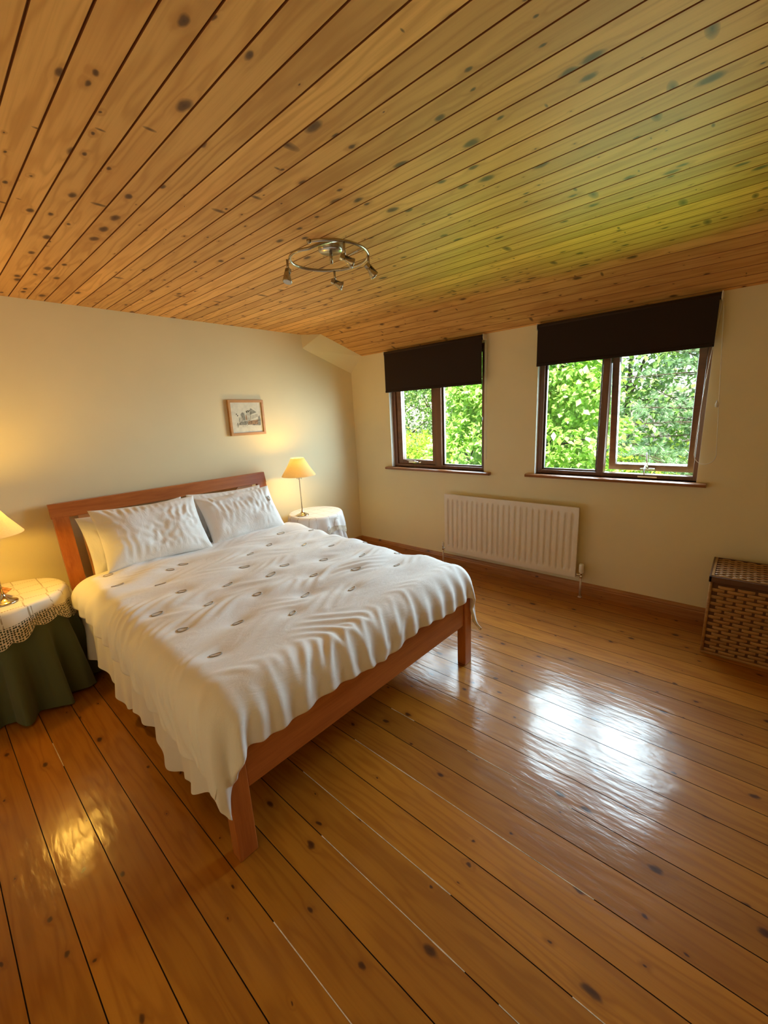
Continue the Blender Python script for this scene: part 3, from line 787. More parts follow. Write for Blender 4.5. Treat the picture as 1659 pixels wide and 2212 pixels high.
# ------------------------------------------------------------------ cloth relaxation (a skin lying over a padded body)
def relax(B, Nm, ru, rv, iters, att, sink, seed=0, amp=.004, nscale=9.0, fixed=None, bend=.12, sm=None, grav=0.0, tatt=.04):
    """B base positions (N,M,3); ru/rv rest lengths along the two grid directions (arrays)"""
    N, Mm = B.shape[:2]
    P = B.copy()
    if sm is None: sm = np.full((N, Mm), .01)
    rs = np.random.RandomState(seed)
    # band limited random start
    h = np.zeros((N, Mm))
    for s_, a_ in ((4, 1.0), (8, .8), (16, .5)):
        g_ = rs.randn(N // s_ + 3, Mm // s_ + 3)
        x = np.arange(N) / s_; y = np.arange(Mm) / s_
        i = x.astype(int); j = y.astype(int); fx = (x - i)[:, None]; fy = (y - j)[None, :]
        fx = fx * fx * (3 - 2 * fx); fy = fy * fy * (3 - 2 * fy)
        h += a_ * ((g_[i][:, j] * (1 - fx) + g_[i + 1][:, j] * fx) * (1 - fy) + (g_[i][:, j + 1] * (1 - fx) + g_[i + 1][:, j + 1] * fx) * fy)
    P += Nm * (np.abs(h) * amp)[..., None]
    rd = np.sqrt(.5 * (ru[:, :-1] ** 2 + ru[:, 1:] ** 2) + .5 * (rv[:-1] ** 2 + rv[1:] ** 2))
    V = np.zeros_like(P)
    def con(a, c, r, k):
        d = P[c] - P[a]; L = np.sqrt((d * d).sum(-1)) + 1e-9
        corr = d * ((L - r) / L * .5 * k)[..., None]
        P[a] += corr; P[c] -= corr
    S = slice
    for it in range(iters):
        old = P.copy()
        P = P + V * .85
        if grav: P[..., 2] -= grav
        for o_ in (0, 1):
            n_ = (N - 1 - o_) // 2
            con((S(o_, o_ + 2 * n_, 2),), (S(o_ + 1, o_ + 1 + 2 * n_, 2),), ru[o_:o_ + 2 * n_:2], 1.0)
            n_ = (Mm - 1 - o_) // 2
            con((S(None), S(o_, o_ + 2 * n_, 2)), (S(None), S(o_ + 1, o_ + 1 + 2 * n_, 2)), rv[:, o_:o_ + 2 * n_:2], 1.0)
        # shear, both diagonals
        for o_ in (0, 1):
            n_ = (N - 1 - o_) // 2
            A_ = S(o_, o_ + 2 * n_, 2); C_ = S(o_ + 1, o_ + 1 + 2 * n_, 2)
            con((A_, S(0, Mm - 1)), (C_, S(1, Mm)), rd[o_:o_ + 2 * n_:2], .25)
            con((A_, S(1, Mm)), (C_, S(0, Mm - 1)), rd[o_:o_ + 2 * n_:2], .25)
        # bending resistance (bilaplacian), plus a little plain smoothing where asked
        Lp = np.zeros_like(P)
        Lp[1:-1] += (P[:-2] + P[2:]) / 2 - P[1:-1]; Lp[:, 1:-1] += (P[:, :-2] + P[:, 2:]) / 2 - P[:, 1:-1]
        L2 = np.zeros_like(P)
        L2[1:-1] += (Lp[:-2] + Lp[2:]) / 2 - Lp[1:-1]; L2[:, 1:-1] += (Lp[:, :-2] + Lp[:, 2:]) / 2 - Lp[:, 1:-1]
        P += Lp * (sm[..., None] * .5) - L2 * (bend * .25 if np.isscalar(bend) else (bend * .25)[..., None])
        D_ = B - P; dn_ = (D_ * Nm).sum(-1)[..., None] * Nm
        P += (D_ - dn_) * tatt + dn_ * att[..., None]
        dn_ = ((P - B) * Nm).sum(-1)
        pen = np.minimum(dn_ + sink, 0)
        P -= Nm * pen[..., None]
        if fixed is not None: P[fixed] = B[fixed]
        V = P - old
    return P

def vnoise(x, y, seed=0):
    """smooth value noise on arrays"""
    rs = np.random.RandomState(seed); G = rs.rand(64, 64) * 2 - 1
    i = np.floor(x).astype(int); j = np.floor(y).astype(int); fx = x - i; fy = y - j
    fx = fx * fx * (3 - 2 * fx); fy = fy * fy * (3 - 2 * fy); i %= 64; j %= 64; i1 = (i + 1) % 64; j1 = (j + 1) % 64
    return (G[i, j] * (1 - fx) + G[i1, j] * fx) * (1 - fy) + (G[i, j1] * (1 - fx) + G[i1, j1] * fx) * fy

def normals(P):
    du = np.gradient(P, axis=0); dv = np.gradient(P, axis=1); n = np.cross(du, dv)
    return n / (np.linalg.norm(n, axis=-1, keepdims=True) + 1e-12)

TUFT = [(0.812, 2.216), (0.787, 2.445), (0.614, 2.585), (0.62, 2.047), (0.631, 1.792), (0.618, 1.467), (0.829, 1.672), (1.019, 1.514), (1.033, 1.83),
        (1.01, 2.089), (0.838, 1.969), (1.0, 2.631), (1.217, 2.265), (1.234, 2.005), (1.37, 2.064), (1.2, 1.65), (1.565, 2.52), (1.76, 2.654), (1.954, 2.526),
        (1.706, 2.299), (1.605, 1.972), (1.793, 2.106), (1.382, 1.799), (1.571, 1.644), (1.369, 1.475), (1.774, 1.792), (1.995, 1.978), (1.959, 1.654),
        (1.761, 1.492), (0.629, 2.80), (0.908, 2.602), (1.37, 2.45)]
TR_ = random.Random(8)
ca, sa = math.cos(BA), math.sin(BA)
TUFT = [((x - .462) * ca + (y - 1.165) * sa, -(x - .462) * sa + (y - 1.165) * ca) for x, y in TUFT]

def build_duvet():
    N, Mm = 240, 232
    U0, U1, V0, V1 = -.222, 1.768, -.145, 1.745
    p = np.linspace(0, 1, N)[:, None] * np.ones((1, Mm)); q = np.linspace(0, 1, Mm)[None, :] * np.ones((N, 1))
    # the hem hangs lower at the two foot corners and creeps up towards the pillows
    cc = np.maximum(np.clip(1 - p / .16, 0, 1), np.clip(1 - (1 - p) / .16, 0, 1))
    v0 = V0 - .110 * cc ** 1.3 + .010 * np.sin(p * 23)
    c = v0 + (V1 - v0) * q
    up = np.clip((c - .25) / .9, 0, 1)
    a = (U0 + .075 * up + .006 * np.sin(c * 19)) + (U1 - U0 - .11 * up) * p
    e = .055; uL, uR, vF = .02 + e, 1.52 - e, .035 + e
    du = np.where(a < uL, a - uL, np.where(a > uR, a - uR, 0)); dv = np.where(c < vF, c - vF, 0)
    r = np.hypot(du, dv); rr = np.maximum(r, 1e-6); nx, ny = du / rr, dv / rr
    rho = .125; th = np.minimum(r / rho, PI / 2)
    ex = np.maximum(r - rho * PI / 2, 0)
    out = rho * np.sin(th) + ex * .08; down = rho * (1 - np.cos(th)) + ex * .99
    cu = np.clip(a, uL, uR); cv = np.maximum(c, vF)
    top = np.full_like(a, .614)
    td = np.full_like(a, 9.0)
    for (tu, tv) in TUFT: td = np.minimum(td, np.hypot(a - tu, (c - tv)))
    dip = np.zeros_like(a)
    for (tu, tv) in TUFT: dip = dip + np.exp(-(((a - tu) / .060) ** 2 + ((c - tv) / .045) ** 2))
    plump = .012 * (1 - np.minimum(dip, 1))
    plump += .012 * vnoise(a * 2.6, c * 3.7, 3) + .008 * vnoise(a * 5, c * 9, 4)
    plump += .006 * np.sin((c + .14 * vnoise(a * 2, c * 2, 5)) * 2 * PI / .27)
    plump *= np.clip(1 - (r / .28) ** 2, .0, 1)
    top += plump + .022 * np.clip((c - 1.2) / .4, 0, 1)
    # gathers along the two hanging corners and the foot hem
    az = np.arctan2(-dv, -np.sign(a - .77) * du)
    both = np.clip(-dv / .08, 0, 1) * np.clip(np.abs(du) / .08, 0, 1)
    fold = .011 * np.sin(az * 8 + 1.2 * vnoise(a * 5 + 3, c * 5, 8)) * both * np.clip((r - .08) / .2, 0, 1)
    fold += .007 * np.sin(a * 2 * PI / .105 + 2.4 * vnoise(a * 4, c * 3, 9)) * np.clip(-dv / .14, 0, 1) ** 1.5 * (1 - both)
    fold += .006 * np.sin(c * 2 * PI / .15 + 2.4 * vnoise(a * 4, c * 3, 10)) * np.clip(np.abs(du) / .22, 0, 1) ** 1.5 * (1 - both)
    out = out + fold
    B = np.stack([cu + nx * out, cv + ny * out, top - down], -1)
    Nm = normals(B)
    flat = np.stack([a, c], -1)
    ru = np.linalg.norm(np.diff(flat, axis=0), axis=-1); rv = np.linalg.norm(np.diff(flat, axis=1), axis=-1)
    onfoot = np.clip((vF + .10 - c) / .14, 0, 1); onside = np.clip((uL + .05 - a) / .10, 0, 1) + np.clip((a - uR + .05) / .10, 0, 1)
    eu = -.004 + .062 * onfoot + .018 * vnoise(a * 3, c * 3, 11)
    ev = .038 + .006 * np.clip(onside, 0, 1) - .030 * onfoot + .030 * vnoise(a * 2.1, c * 3, 12) + .03 * np.exp(-(td / .05) ** 2)
    eu = eu * (1 - both); ev = ev * (1 - both)
    wob = 1.0
    ru = ru * (1 + (eu[:-1] + eu[1:]) / 2); rv = rv * (1 + (ev[:, :-1] + ev[:, 1:]) / 2)
    att = .0020 - .001 * np.clip(r / .15, 0, 1)
    att = np.maximum(att, .12 * np.exp(-(td / .012) ** 2))
    sink = .002 + .006 * np.clip(r / .25, 0, 1)
    sm = .004 + .14 * both
    P = relax(B, Nm, ru, rv, 260, att, sink, seed=5, amp=.0022, bend=.06 + .34 * (.5 + .5 * vnoise(a * 4 + 9, c * 5, 31)) ** 1.5, sm=sm, tatt=.05)
    msk = np.clip(.62 + .75 * vnoise(a * 3.3 + 2, c * 3.9, 41) + .35 * vnoise(a * 8, c * 9, 42), .10, 1.15)
    msk = msk * (.80 + .10 * onfoot)
    P = B + (P - B) * (msk * (1 - both) + both)[..., None]
    for _ in range(14):      # calm the cloth at the two hanging corners
        Lp = np.zeros_like(P)
        Lp[1:-1] += (P[:-2] + P[2:]) / 2 - P[1:-1]; Lp[:, 1:-1] += (P[:, :-2] + P[:, 2:]) / 2 - P[:, 1:-1]
        Lp[0] = Lp[-1] = 0; Lp[:, 0] = 0; Lp[:, -1] = 0
        P = P + Lp * (.5 * both)[..., None]
        P[0, 1:-1] += ((P[0, :-2] + P[0, 2:]) / 2 - P[0, 1:-1]) * both[0, 1:-1, None] * .6
        P[-1, 1:-1] += ((P[-1, :-2] + P[-1, 2:]) / 2 - P[-1, 1:-1]) * both[-1, 1:-1, None] * .6
        P[1:-1, 0] += ((P[:-2, 0] + P[2:, 0]) / 2 - P[1:-1, 0]) * both[1:-1, 0, None] * .6
    return P, B, (U0, U1, V0, V1, N, Mm, a, c)

PD, BD, DG = build_duvet()
# close the hem: turn the cloth under along the outer edge
def hem(P):
    Nm = normals(P)
    rows = [P]
    ring = np.concatenate([P[:, 0], P[-1, 1:], P[-2::-1, -1], P[0, -2:0:-1]], 0)
    rn = np.concatenate([Nm[:, 0], Nm[-1, 1:], Nm[-2::-1, -1], Nm[0, -2:0:-1]], 0)
    inner = np.concatenate([P[:, 6], P[-7, 1:], P[-2::-1, -7], P[6, -2:0:-1]], 0)
    back = inner - ring; back /= (np.linalg.norm(back, axis=1, keepdims=True) + 1e-9)
    out = [ring]
    for k_ in range(1, 7):
        a_ = k_ / 6 * PI; rad_ = .009
        out.append(ring - rn * (rad_ * (1 - math.cos(a_))) - back * (rad_ * math.sin(a_)))
    out.append(ring - rn * .020 + back * .06)
    return np.stack(out, 1)
HD = hem(PD)
# one mesh: body grid + hem ring
def grid_join(name, grids, mat):
    vs, fs, off = [], [], 0
    for P, cl in grids:
        N, Mm = P.shape[:2]; idx = np.arange(N * Mm).reshape(N, Mm) + off
        if cl: idx = np.vstack([idx, idx[:1]])
        q = np.stack([idx[:-1, :-1], idx[1:, :-1], idx[1:, 1:], idx[:-1, 1:]], -1).reshape(-1, 4)
        vs.append(P.reshape(-1, 3)); fs.append(q); off += N * Mm
    V_ = np.concatenate(vs); F_ = np.concatenate(fs)
    me = bpy.data.meshes.new(name); me.vertices.add(len(V_)); me.vertices.foreach_set('co', V_.reshape(-1).astype(np.float32))
    me.loops.add(len(F_) * 4); me.loops.foreach_set('vertex_index', F_.reshape(-1).astype(np.int32))
    me.polygons.add(len(F_)); me.polygons.foreach_set('loop_start', np.arange(0, len(F_) * 4, 4, dtype=np.int32)); me.polygons.foreach_set('loop_total', np.full(len(F_), 4, dtype=np.int32))
    me.polygons.foreach_set('use_smooth', np.full(len(F_), True)); me.update(); me.validate()
    bm = bmesh.new(); bm.from_mesh(me); bmesh.ops.remove_doubles(bm, verts=bm.verts[:], dist=1e-5); bmesh.ops.recalc_face_normals(bm, faces=bm.faces[:]); bm.to_mesh(me); bm.free()
    me.materials.append(mat)
    o = bpy.data.objects.new(name, me); COL.objects.link(o); return o
dv_o = tobed(grid_join('duvet', [(PD, False), (HD, True)], MAT['duvet']))
tag(dv_o, 'puffy white duvet with small taupe embroidered rings spread over the double bed', 'duvet')

# embroidered rings sit on the cloth
ND = normals(PD)
U0_, U1_, V0_, V1_, N_, M_, AD, CD = DG
for k, (tu, tv) in enumerate(TUFT):
    b = MB()
    L_, W_ = TR_.uniform(.020, .032), TR_.uniform(.009, .014)
    ang = TR_.uniform(-.5, .5)
    pts = []
    n = 22
    def surf(u, v, lift):
        i, j = np.unravel_index(np.argmin((AD - u) ** 2 + (CD - v) ** 2), AD.shape)
        i = min(max(i, 1), N_ - 2); j = min(max(j, 1), M_ - 2)
        x = i + (u - AD[i, j]) / (AD[i + 1, j] - AD[i, j]); y = j + (v - CD[i, j]) / (CD[i, j + 1] - CD[i, j])
        i, j = int(math.floor(x)), int(math.floor(y)); fx, fy = x - i, y - j
        p = (PD[i, j] * (1 - fx) + PD[i + 1, j] * fx) * (1 - fy) + (PD[i, j + 1] * (1 - fx) + PD[i + 1, j + 1] * fx) * fy
        return Vector(p + ND[i, j] * lift)
    for q in range(n):
        t = 2 * PI * q / n
        x, y = L_ * math.cos(t), W_ * math.sin(t) * (1 + .2 * math.cos(t) ** 2)
        pts.append(surf(tu + x * math.cos(ang) - y * math.sin(ang), tv + x * math.sin(ang) + y * math.cos(ang), .0022))
    b.tube(pts, .0027, 6, closed=True)
    b.mi = 1
    cen = b.bm.verts.new(surf(tu, tv, .0025)); 
    rv_ = [b.bm.verts.new(p * .82 + cen.co * .18 + Vector((0, 0, .0004))) for p in pts]
    for q in range(n): 
        f = b.bm.faces.new((cen, rv_[q], rv_[(q + 1) % n])); f.material_index = 1
    b.build('embroidered_ring', [MAT['ring'], MAT['ringsilk']], dv_o)

# ------------------------------------------------------------------ pillows
def pillow_mesh(name, W_, H_, T_, seed, mat, extra=.045, sag=0.0, N=120, flange=0.0):
    Mm = int(N * H_ / W_)
    s_ = np.linspace(-1, 1, N)[:, None] * np.ones((1, Mm)); t_ = np.linspace(-1, 1, Mm)[None, :] * np.ones((N, 1))
    def half(sign, sd):
        th = np.clip((1 - np.abs(s_) ** 3.2), 0, 1) ** .55 * np.clip((1 - np.abs(t_) ** 3.0), 0, 1) ** .55
        th = th * (T_ / 2) * (1 + .18 * vnoise(s_ * 2.2 + 5, t_ * 2.2 + 5, sd)) * (1 - sag * .5 * (t_ + 1) * .6)
        # edges bow in between the pointed corners
        x = s_ * W_ / 2 * (1 - .055 * (1 - np.abs(t_) ** 2.2) * np.abs(s_) ** 4)
        y = t_ * H_ / 2 * (1 - .085 * (1 - np.abs(s_) ** 2.2) * np.abs(t_) ** 4)
        B = np.stack([x, y, sign * th], -1)
        Nm = normals(B) * sign
        ru = np.full((N - 1, Mm), W_ / (N - 1)) * (1 + extra); rv = np.full((N, Mm - 1), H_ / (Mm - 1)) * (1 + extra)
        fx = np.zeros((N, Mm), bool); fx[0] = fx[-1] = True; fx[:, 0] = fx[:, -1] = True
        att = np.full((N, Mm), .0015)
        return B + (relax(B, Nm, ru, rv, 220, att, .010, seed=sd, amp=.003, bend=.10 + .25 * (.5 + .5 * vnoise(s_ * 3 + 9, t_ * 3 + 9, sd + 3)), fixed=fx, tatt=.015) - B) * (np.clip(.55 + .8 * vnoise(s_ * 2.6 + 4, t_ * 2.6 + 4, sd + 9), .12, 1.1))[..., None]
    return grid_join(name, [(half(1, seed), False), (half(-1, seed + 50)[:, ::-1], False)], mat)

def place_pillow(o, u, v, z, lean, yaw, roll=0.0):
    """u, v, z: middle of the pillow in the bed frame; lean: angle from upright, top towards the headboard"""
    M_ = Matrix.Translation(bed.location) @ Matrix.Rotation(BA, 4, 'Z') @ Matrix.Translation((u, v, z)) @ Matrix.Rotation(yaw, 4, 'Z') @ Matrix.Rotation(PI / 2 - lean, 4, 'X') @ Matrix.Rotation(roll, 4, 'Z')
    o.matrix_world = M_
    return o
p1 = place_pillow(pillow_mesh('pillow', .655, .43, .16, 21, MAT['pillow'], extra=.04, sag=.2), .470, 1.775, .815, math.radians(34), math.radians(1), math.radians(-2))
p2 = place_pillow(pillow_mesh('pillow', .61, .40, .15, 33, MAT['pillow'], extra=.025, sag=.2), 1.115, 1.785, .790, math.radians(34), math.radians(-3), math.radians(1))
p3 = place_pillow(pillow_mesh('pillow', .66, .42, .12, 45, MAT['pillow'], extra=.02), .430, 1.925, .765, math.radians(18), 0, math.radians(2))
p4 = place_pillow(pillow_mesh('pillow', .62, .42, .12, 57, MAT['pillow'], extra=.03), 1.09, 1.925, .772, math.radians(18), 0, math.radians(-2))
G = 'white pillows at the head of the bed'
tag(p1, 'rumpled white front pillow on the half of the bed nearer the green clothed table', 'pillow', G)
tag(p2, 'smooth white front pillow on the half of the bed nearer the windows', 'pillow', G)
tag(p3, 'white pillow peeking out behind the rumpled front pillow, against the headboard', 'pillow', G)
tag(p4, 'white pillow with gathered edge showing behind the front pillow nearer the windows', 'pillow', G)
b = MB(); pts = []
for q in range(16):
    t = 2 * PI * q / 16; pts.append((.232 + .006 * math.cos(t), .060 + .020 * math.sin(t), .060))
b.tube(pts, .003, 6, closed=True); b.build('embroidered_ring', MAT['ring'], p2)

# ------------------------------------------------------------------ bedside tables under cloths
def skirted(name, cx, cy, R_, H_, mat, npl, seed, flare, zlow, label, cat, group, amp0=.006):
    nth, nz = 360, 26
    th = np.linspace(0, 2 * PI, nth, endpoint=False)
    prof_top = [(.001, H_), (R_ * .5, H_), (R_ * .9, H_), (R_ - .008, H_ - .0005), (R_ - .002, H_ - .003), (R_, H_ - .010)]
    rows = []
    rs = np.random.RandomState(seed); phs = rs.rand(4) * 6
    wv = np.cos(npl * th + phs[0] + .7 * np.sin(2 * th + phs[1]) + .5 * np.sin(3 * th + phs[2]))
    wv = np.sign(wv) * np.abs(wv) ** .8; wv2 = .3 * np.sin((npl * 2 - 3) * th + phs[3])
    for r, z in prof_top: rows.append(np.stack([r * np.cos(th), r * np.sin(th), np.full(nth, z)], -1))
    for k in range(1, nz + 1):
        t = k / nz; z = H_ - .010 + (zlow - H_ + .010) * t
        amp = amp0 + flare * .62 * t ** .9
        r = R_ + .006 + flare * t * .75 + (wv + wv2 * t) * amp * min(1, t * 2.2)
        zz = np.full(nth, z) + (.006 * np.sin(npl * th) if k == nz else 0)
        rows.append(np.stack([r * np.cos(th), r * np.sin(th), zz], -1))
    P = np.stack(rows, 1); P[..., 1] = np.minimum(P[..., 1], YB - .026 - cy)
    o = grid_mesh(name, P, mat, closed_u=True, loc=(cx, cy, 0))
    tag(o, label, cat, group); return o

def lace_cover(name, cx, cy, R_, H_, drop, npl, seed, topmat, label, group, amp=.014, lacefrac=.55, scal=20, sc_amp=.010):
    nth = 480; th = np.linspace(0, 2 * PI, nth, endpoint=False)
    rs = np.random.RandomState(seed); ph = rs.rand(4) * 6
    wv = np.cos(npl * th + ph[0] + .6 * np.sin(2 * th + ph[1]))
    dropv = drop * (1 + .22 * np.cos(4 * th + ph[2]))
    scl = sc_amp * np.abs(np.sin(scal * th / 2 + ph[3]))
    e = empty(name, (cx, cy, H_)); tag(e, label, 'tablecloth', group)
    z0 = .0035
    rows = [np.stack([r * np.cos(th), r * np.sin(th), np.full(nth, z)], -1) for r, z in ((.001, z0), (R_ * .6, z0), (R_ * .95, z0), (R_ + .001, z0 - .0005), (R_ + .006, z0 - .004))]
    nc = 8
    def hang(t):
        zz = z0 - .004 - (dropv * t)
        r = R_ + .013 + (amp + .012) * t + wv * amp * min(1, t * 2.0) * .9
        return r, zz
    for k in range(1, nc + 1):
        r, zz = hang(k / nc * (1 - lacefrac)); rows.append(np.stack([r * np.cos(th), r * np.sin(th), zz], -1))
    grid_mesh('linen_top', np.stack(rows, 1), topmat, e, closed_u=True)
    rows, uvs = [], []
    nl = 8
    for k in range(nl + 1):
        t = 1 - lacefrac + lacefrac * k / nl
        r, zz = hang(t); zz = zz - (scl * (k / nl)) + sc_amp * .5 * (k / nl)
        rows.append(np.stack([r * np.cos(th), r * np.sin(th), zz], -1))
        uvs.append(np.stack([th * R_ , np.full(nth, t * drop)], -1))
    P = np.stack(rows, 1); UV = np.stack(uvs, 1)
    UV2 = UV.copy()
    o = grid_mesh('lace_border', P, MAT['lace'], e, closed_u=True, uv=UV2)
    return e

HT = .612
skirted('tablecloth', .172, 3.030, .262, HT, MAT['green'], 13, 3, .075, .012, 'sage green pleated floor length tablecloth over the round bedside table left of the bed', 'tablecloth', 'floor length cloths on the bedside tables', amp0=.004)
lace_cover('lace_cloth', .172, 3.030, .268, HT + .0008, .145, 9, 5, MAT['linen'], 'cream tablecloth with deep crochet lace border over the green cloth', 'lace cloths on the bedside tables', amp=.018, scal=18, sc_amp=.028)
skirted('tablecloth', 2.435, 3.055, .238, HT, MAT['sheet'], 15, 8, .06, .012, 'white pleated tablecloth over the round bedside table beyond the bed', 'tablecloth', 'floor length cloths on the bedside tables', amp0=.004)
lace_cover('lace_cloth', 2.435, 3.055, .244, HT + .0008, .175, 13, 9, MAT['linen2'], 'white lace edged cloth on the bedside table between bed and windows', 'lace cloths on the bedside tables', amp=.012, lacefrac=.3, scal=22, sc_amp=.012)

# ------------------------------------------------------------------ table lamps
def lamp(cx, cy, label, power, tiltx=0.0):
    e = empty('table_lamp', (cx, cy, HT + .0048)); tag(e, label, 'lamp', 'matching bedside lamps')
    b = MB(); b.lathe([(.001, 0), (.056, 0), (.058, .004), (.055, .009), (.042, .014), (.024, .022), (.013, .034), (.009, .046), (.007, .058)], n=40); b.build('lamp_base', MAT['nickel_l'], e)
    b = MB(); b.lathe([(.0048, .05), (.0045, .36), (.008, .362), (.010, .368), (.006, .374), (.012, .380), (.022, .386), (.022, .389), (.008, .391), (.008, .440)], n=20); b.build('stem', MAT['nickel_l'], e)
    b = MB()
    for k in range(4):
        a = PI / 2 * k + .6
        dx, dy = math.cos(a), math.sin(a)
        b.tube([(0, 0, .366), (dx * .010, dy * .010, .371), (dx * .018, dy * .018, .366), (dx * .020, dy * .020, .356)], .0012, 6)
        b.lathe([(.001, -.010), (.004, -.004), (.003, .002), (.001, .006)], (dx * .020, dy * .020, .350), 8)
    b.build('crystal_drops', MAT['glassdrop'], e)
    b = MB()
    b.lathe([(.152, .372), (.1525, .375), (.100, .455), (.058, .532), (.0575, .532), (.099, .454), (.151, .374), (.150, .372)], n=56, closed=True)
    b.build('lamp_shade', MAT['shade'], e, label='cream conical lampshade glowing from within')
    b = MB(); b.lathe([(.001, .430), (.012, .436), (.022, .452), (.026, .468), (.022, .484), (.012, .494), (.001, .496)], n=20); b.build('bulb', MAT['bulb'], e)
    l = bpy.data.lights.new('lamp_light', 'POINT'); l.energy = power; l.color = LAMPCOL; l.shadow_soft_size = .02
    lo = bpy.data.objects.new('lamp_light', l); COL.objects.link(lo); lo.location = (cx, cy, HT + .515)
    l2 = bpy.data.lights.new('lamp_light', 'POINT'); l2.energy = power * .6; l2.color = LAMPCOL; l2.shadow_soft_size = .02
    lo2 = bpy.data.objects.new('lamp_light', l2); COL.objects.link(lo2); lo2.location = (cx + .03, cy, HT + .42)
    return e
MAT['nickel_l'] = plain('polished_nickel', (0.62, 0.55, 0.42), 0.16, 1.0, noise_amt=0.02)
def bulb_mat():
    M = NT('glowing_bulb'); em = M.n('Emission', {'Color': (1.0, 0.70, 0.32, 1), 'Strength': 12.0}).outputs[0]
    M.t.links.new(em, M.out.inputs[0]); return M.m
MAT['bulb'] = bulb_mat()
lamp(2.283, 3.055, 'lit lamp with cream cone shade on the white clothed table beyond the bed', 6.5)
lamp(.168, 2.900, 'lit lamp with cream cone shade on the green clothed table left of the bed', 12.5)

# folded leaflet lying behind the near lamp
b = MB()
n = 10
for i in range(n):
    t0, t1 = i / n, (i + 1) / n
    def q(t, s): return (-.09 + .18 * t, -.05 + .10 * s, .004 + .035 * max(0, t - .35) ** 1.3 * 2 + .0 * s)
    b.face([q(t0, 0), q(t1, 0), q(t1, 1), q(t0, 1)], True)
lf = b.build('leaflet', MAT['leaflet']); lf.location = (.115, 2.995, HT + .0045); lf.rotation_euler = (0, 0, .35)
sm = lf.modifiers.new('s', 'SOLIDIFY'); sm.thickness = .0025; sm.offset = 1
tag(lf, 'curled orange and white leaflet lying behind the lamp on the lace cloth', 'leaflet')

# ------------------------------------------------------------------ framed drawing
pf = empty('framed_picture', (2.013, YB, 1.525)); pf.rotation_euler = (0, math.radians(0.6), 0)
tag(pf, 'small oak framed ink drawing of old houses hanging above the headboard', 'picture')
w_, h_, d_, t_ = .343, .300, .026, .022
b = MB()
for x0, x1, z0, z1 in ((-w_ / 2, -w_ / 2 + t_, -h_ / 2, h_ / 2), (w_ / 2 - t_, w_ / 2, -h_ / 2, h_ / 2), (-w_ / 2 + t_ - .001, w_ / 2 - t_ + .001, h_ / 2 - t_, h_ / 2), (-w_ / 2 + t_ - .001, w_ / 2 - t_ + .001, -h_ / 2, -h_ / 2 + t_)):
    b.box(x0, x1, -d_, -.001, z0, z1, .0025)
b.build('picture_frame', MAT['picwood'], pf)
b = MB(); iw, ih = w_ / 2 - t_, h_ / 2 - t_
b.box(-iw - .003, iw + .003, -.016, -.006, -ih - .003, ih + .003)
pp = b.build('paper', MAT['paper'], pf)
b = MB()
def ply(mi, pts, off=.0004):
    b.mi = mi
    vs = [((x - .5) * 2 * iw, -.016 - off, (y - .5) * 2 * ih) for x, y in pts]
    b.face(vs)
# 0 ink 1 wash 2 sepia 3 pale
ply(1, [(.60, .58), (.83, .67), (.66, .80), (.62, .80)]); ply(3, [(.60, .56), (.86, .62), (.88, .52), (.62, .42)], .0005)
ply(1, [(.30, .52), (.30, .62), (.36, .68), (.42, .66), (.44, .50), (.44, .40), (.34, .40)]); ply(3, [(.24, .44), (.32, .58), (.36, .46), (.34, .36), (.24, .36)], .0005)
ply(3, [(.45, .44), (.46, .62), (.60, .66), (.60, .40), (.50, .38)], .0006); ply(2, [(.45, .42), (.45, .58), (.49, .57), (.50, .42)], .0007)
ply(1, [(.22, .28), (.26, .36), (.50, .40), (.52, .34), (.46, .26), (.26, .26)], .0008); ply(2, [(.50, .26), (.52, .38), (.84, .42), (.92, .58), (.94, .30), (.80, .26)], .0007)
ply(1, [(.84, .28), (.86, .48), (.90, .56), (.94, .46), (.94, .28)], .0009)
for x, y in ((.17, .62), (.20, .57), (.50, .70), (.54, .72), (.59, .73), (.51, .67), (.57, .69)): ply(0, [(x - .016, y - .02), (x + .018, y - .014), (x + .012, y + .022), (x - .014, y + .018)], .001)
rg = random.Random(2)
for k in range(46):
    x, y = rg.uniform(.14, .92), rg.uniform(.22, .40)
    l_ = rg.uniform(.01, .05); s_ = rg.uniform(-.01, .02)
    ply(0, [(x, y), (x + l_, y + s_), (x + l_, y + s_ + .006), (x, y + .008)], .0011)
for x, z0_, z1_ in ((.18, .18, .34), (.24, .34, .52), (.42, .20, .36), (.33, .38, .58), (.61, .42, .66)): ply(0, [(x, z0_), (x + .006, z0_), (x + .008, z1_), (x, z1_)], .0011)
ply(0, [(.12, .268), (.94, .262), (.94, .268), (.12, .275)], .001); ply(0, [(.64, .24), (.93, .225), (.93, .24), (.66, .252)], .001)
b.build('ink_drawing', [MAT['ink'], MAT['wash'], MAT['sepia'], MAT['palewash']], pf)

# ------------------------------------------------------------------ ceiling spotlight spiral
cl = empty('ceiling_light', (1.40, 1.51, HC)); tag(cl, 'spiral brushed metal ceiling light with small adjustable spotlights', 'ceiling light')
b = MB(); b.lathe([(.055, 0), (.057, -.006), (.057, -.030), (.050, -.036), (.001, -.036)], (.075, .055, 0), 36)
b.build('ceiling_rose', MAT['nickel'], cl)
pts = []
for i in range(90):
    t = i / 89; a = math.radians(207 + 400 * t)
    r = .182 if t < .62 else .182 - .125 * ((t - .62) / .38) ** 1.5
    pts.append((.0 + r * math.cos(a) + .075 * max(0, (t - .8) / .2) ** 2 * .6, r * math.sin(a) + .0, -.085 + (.055 * max(0, (t - .85) / .15) if t > .85 else 0)))
b = MB(); b.tube(pts, .0065, 12)
b.tube([pts[0], tuple(Vector(pts[0]) + (Vector(pts[0]) - Vector(pts[2])).normalized() * .014)], .0085, 10)
b.build('spiral_rail', MAT['nickel'], cl)
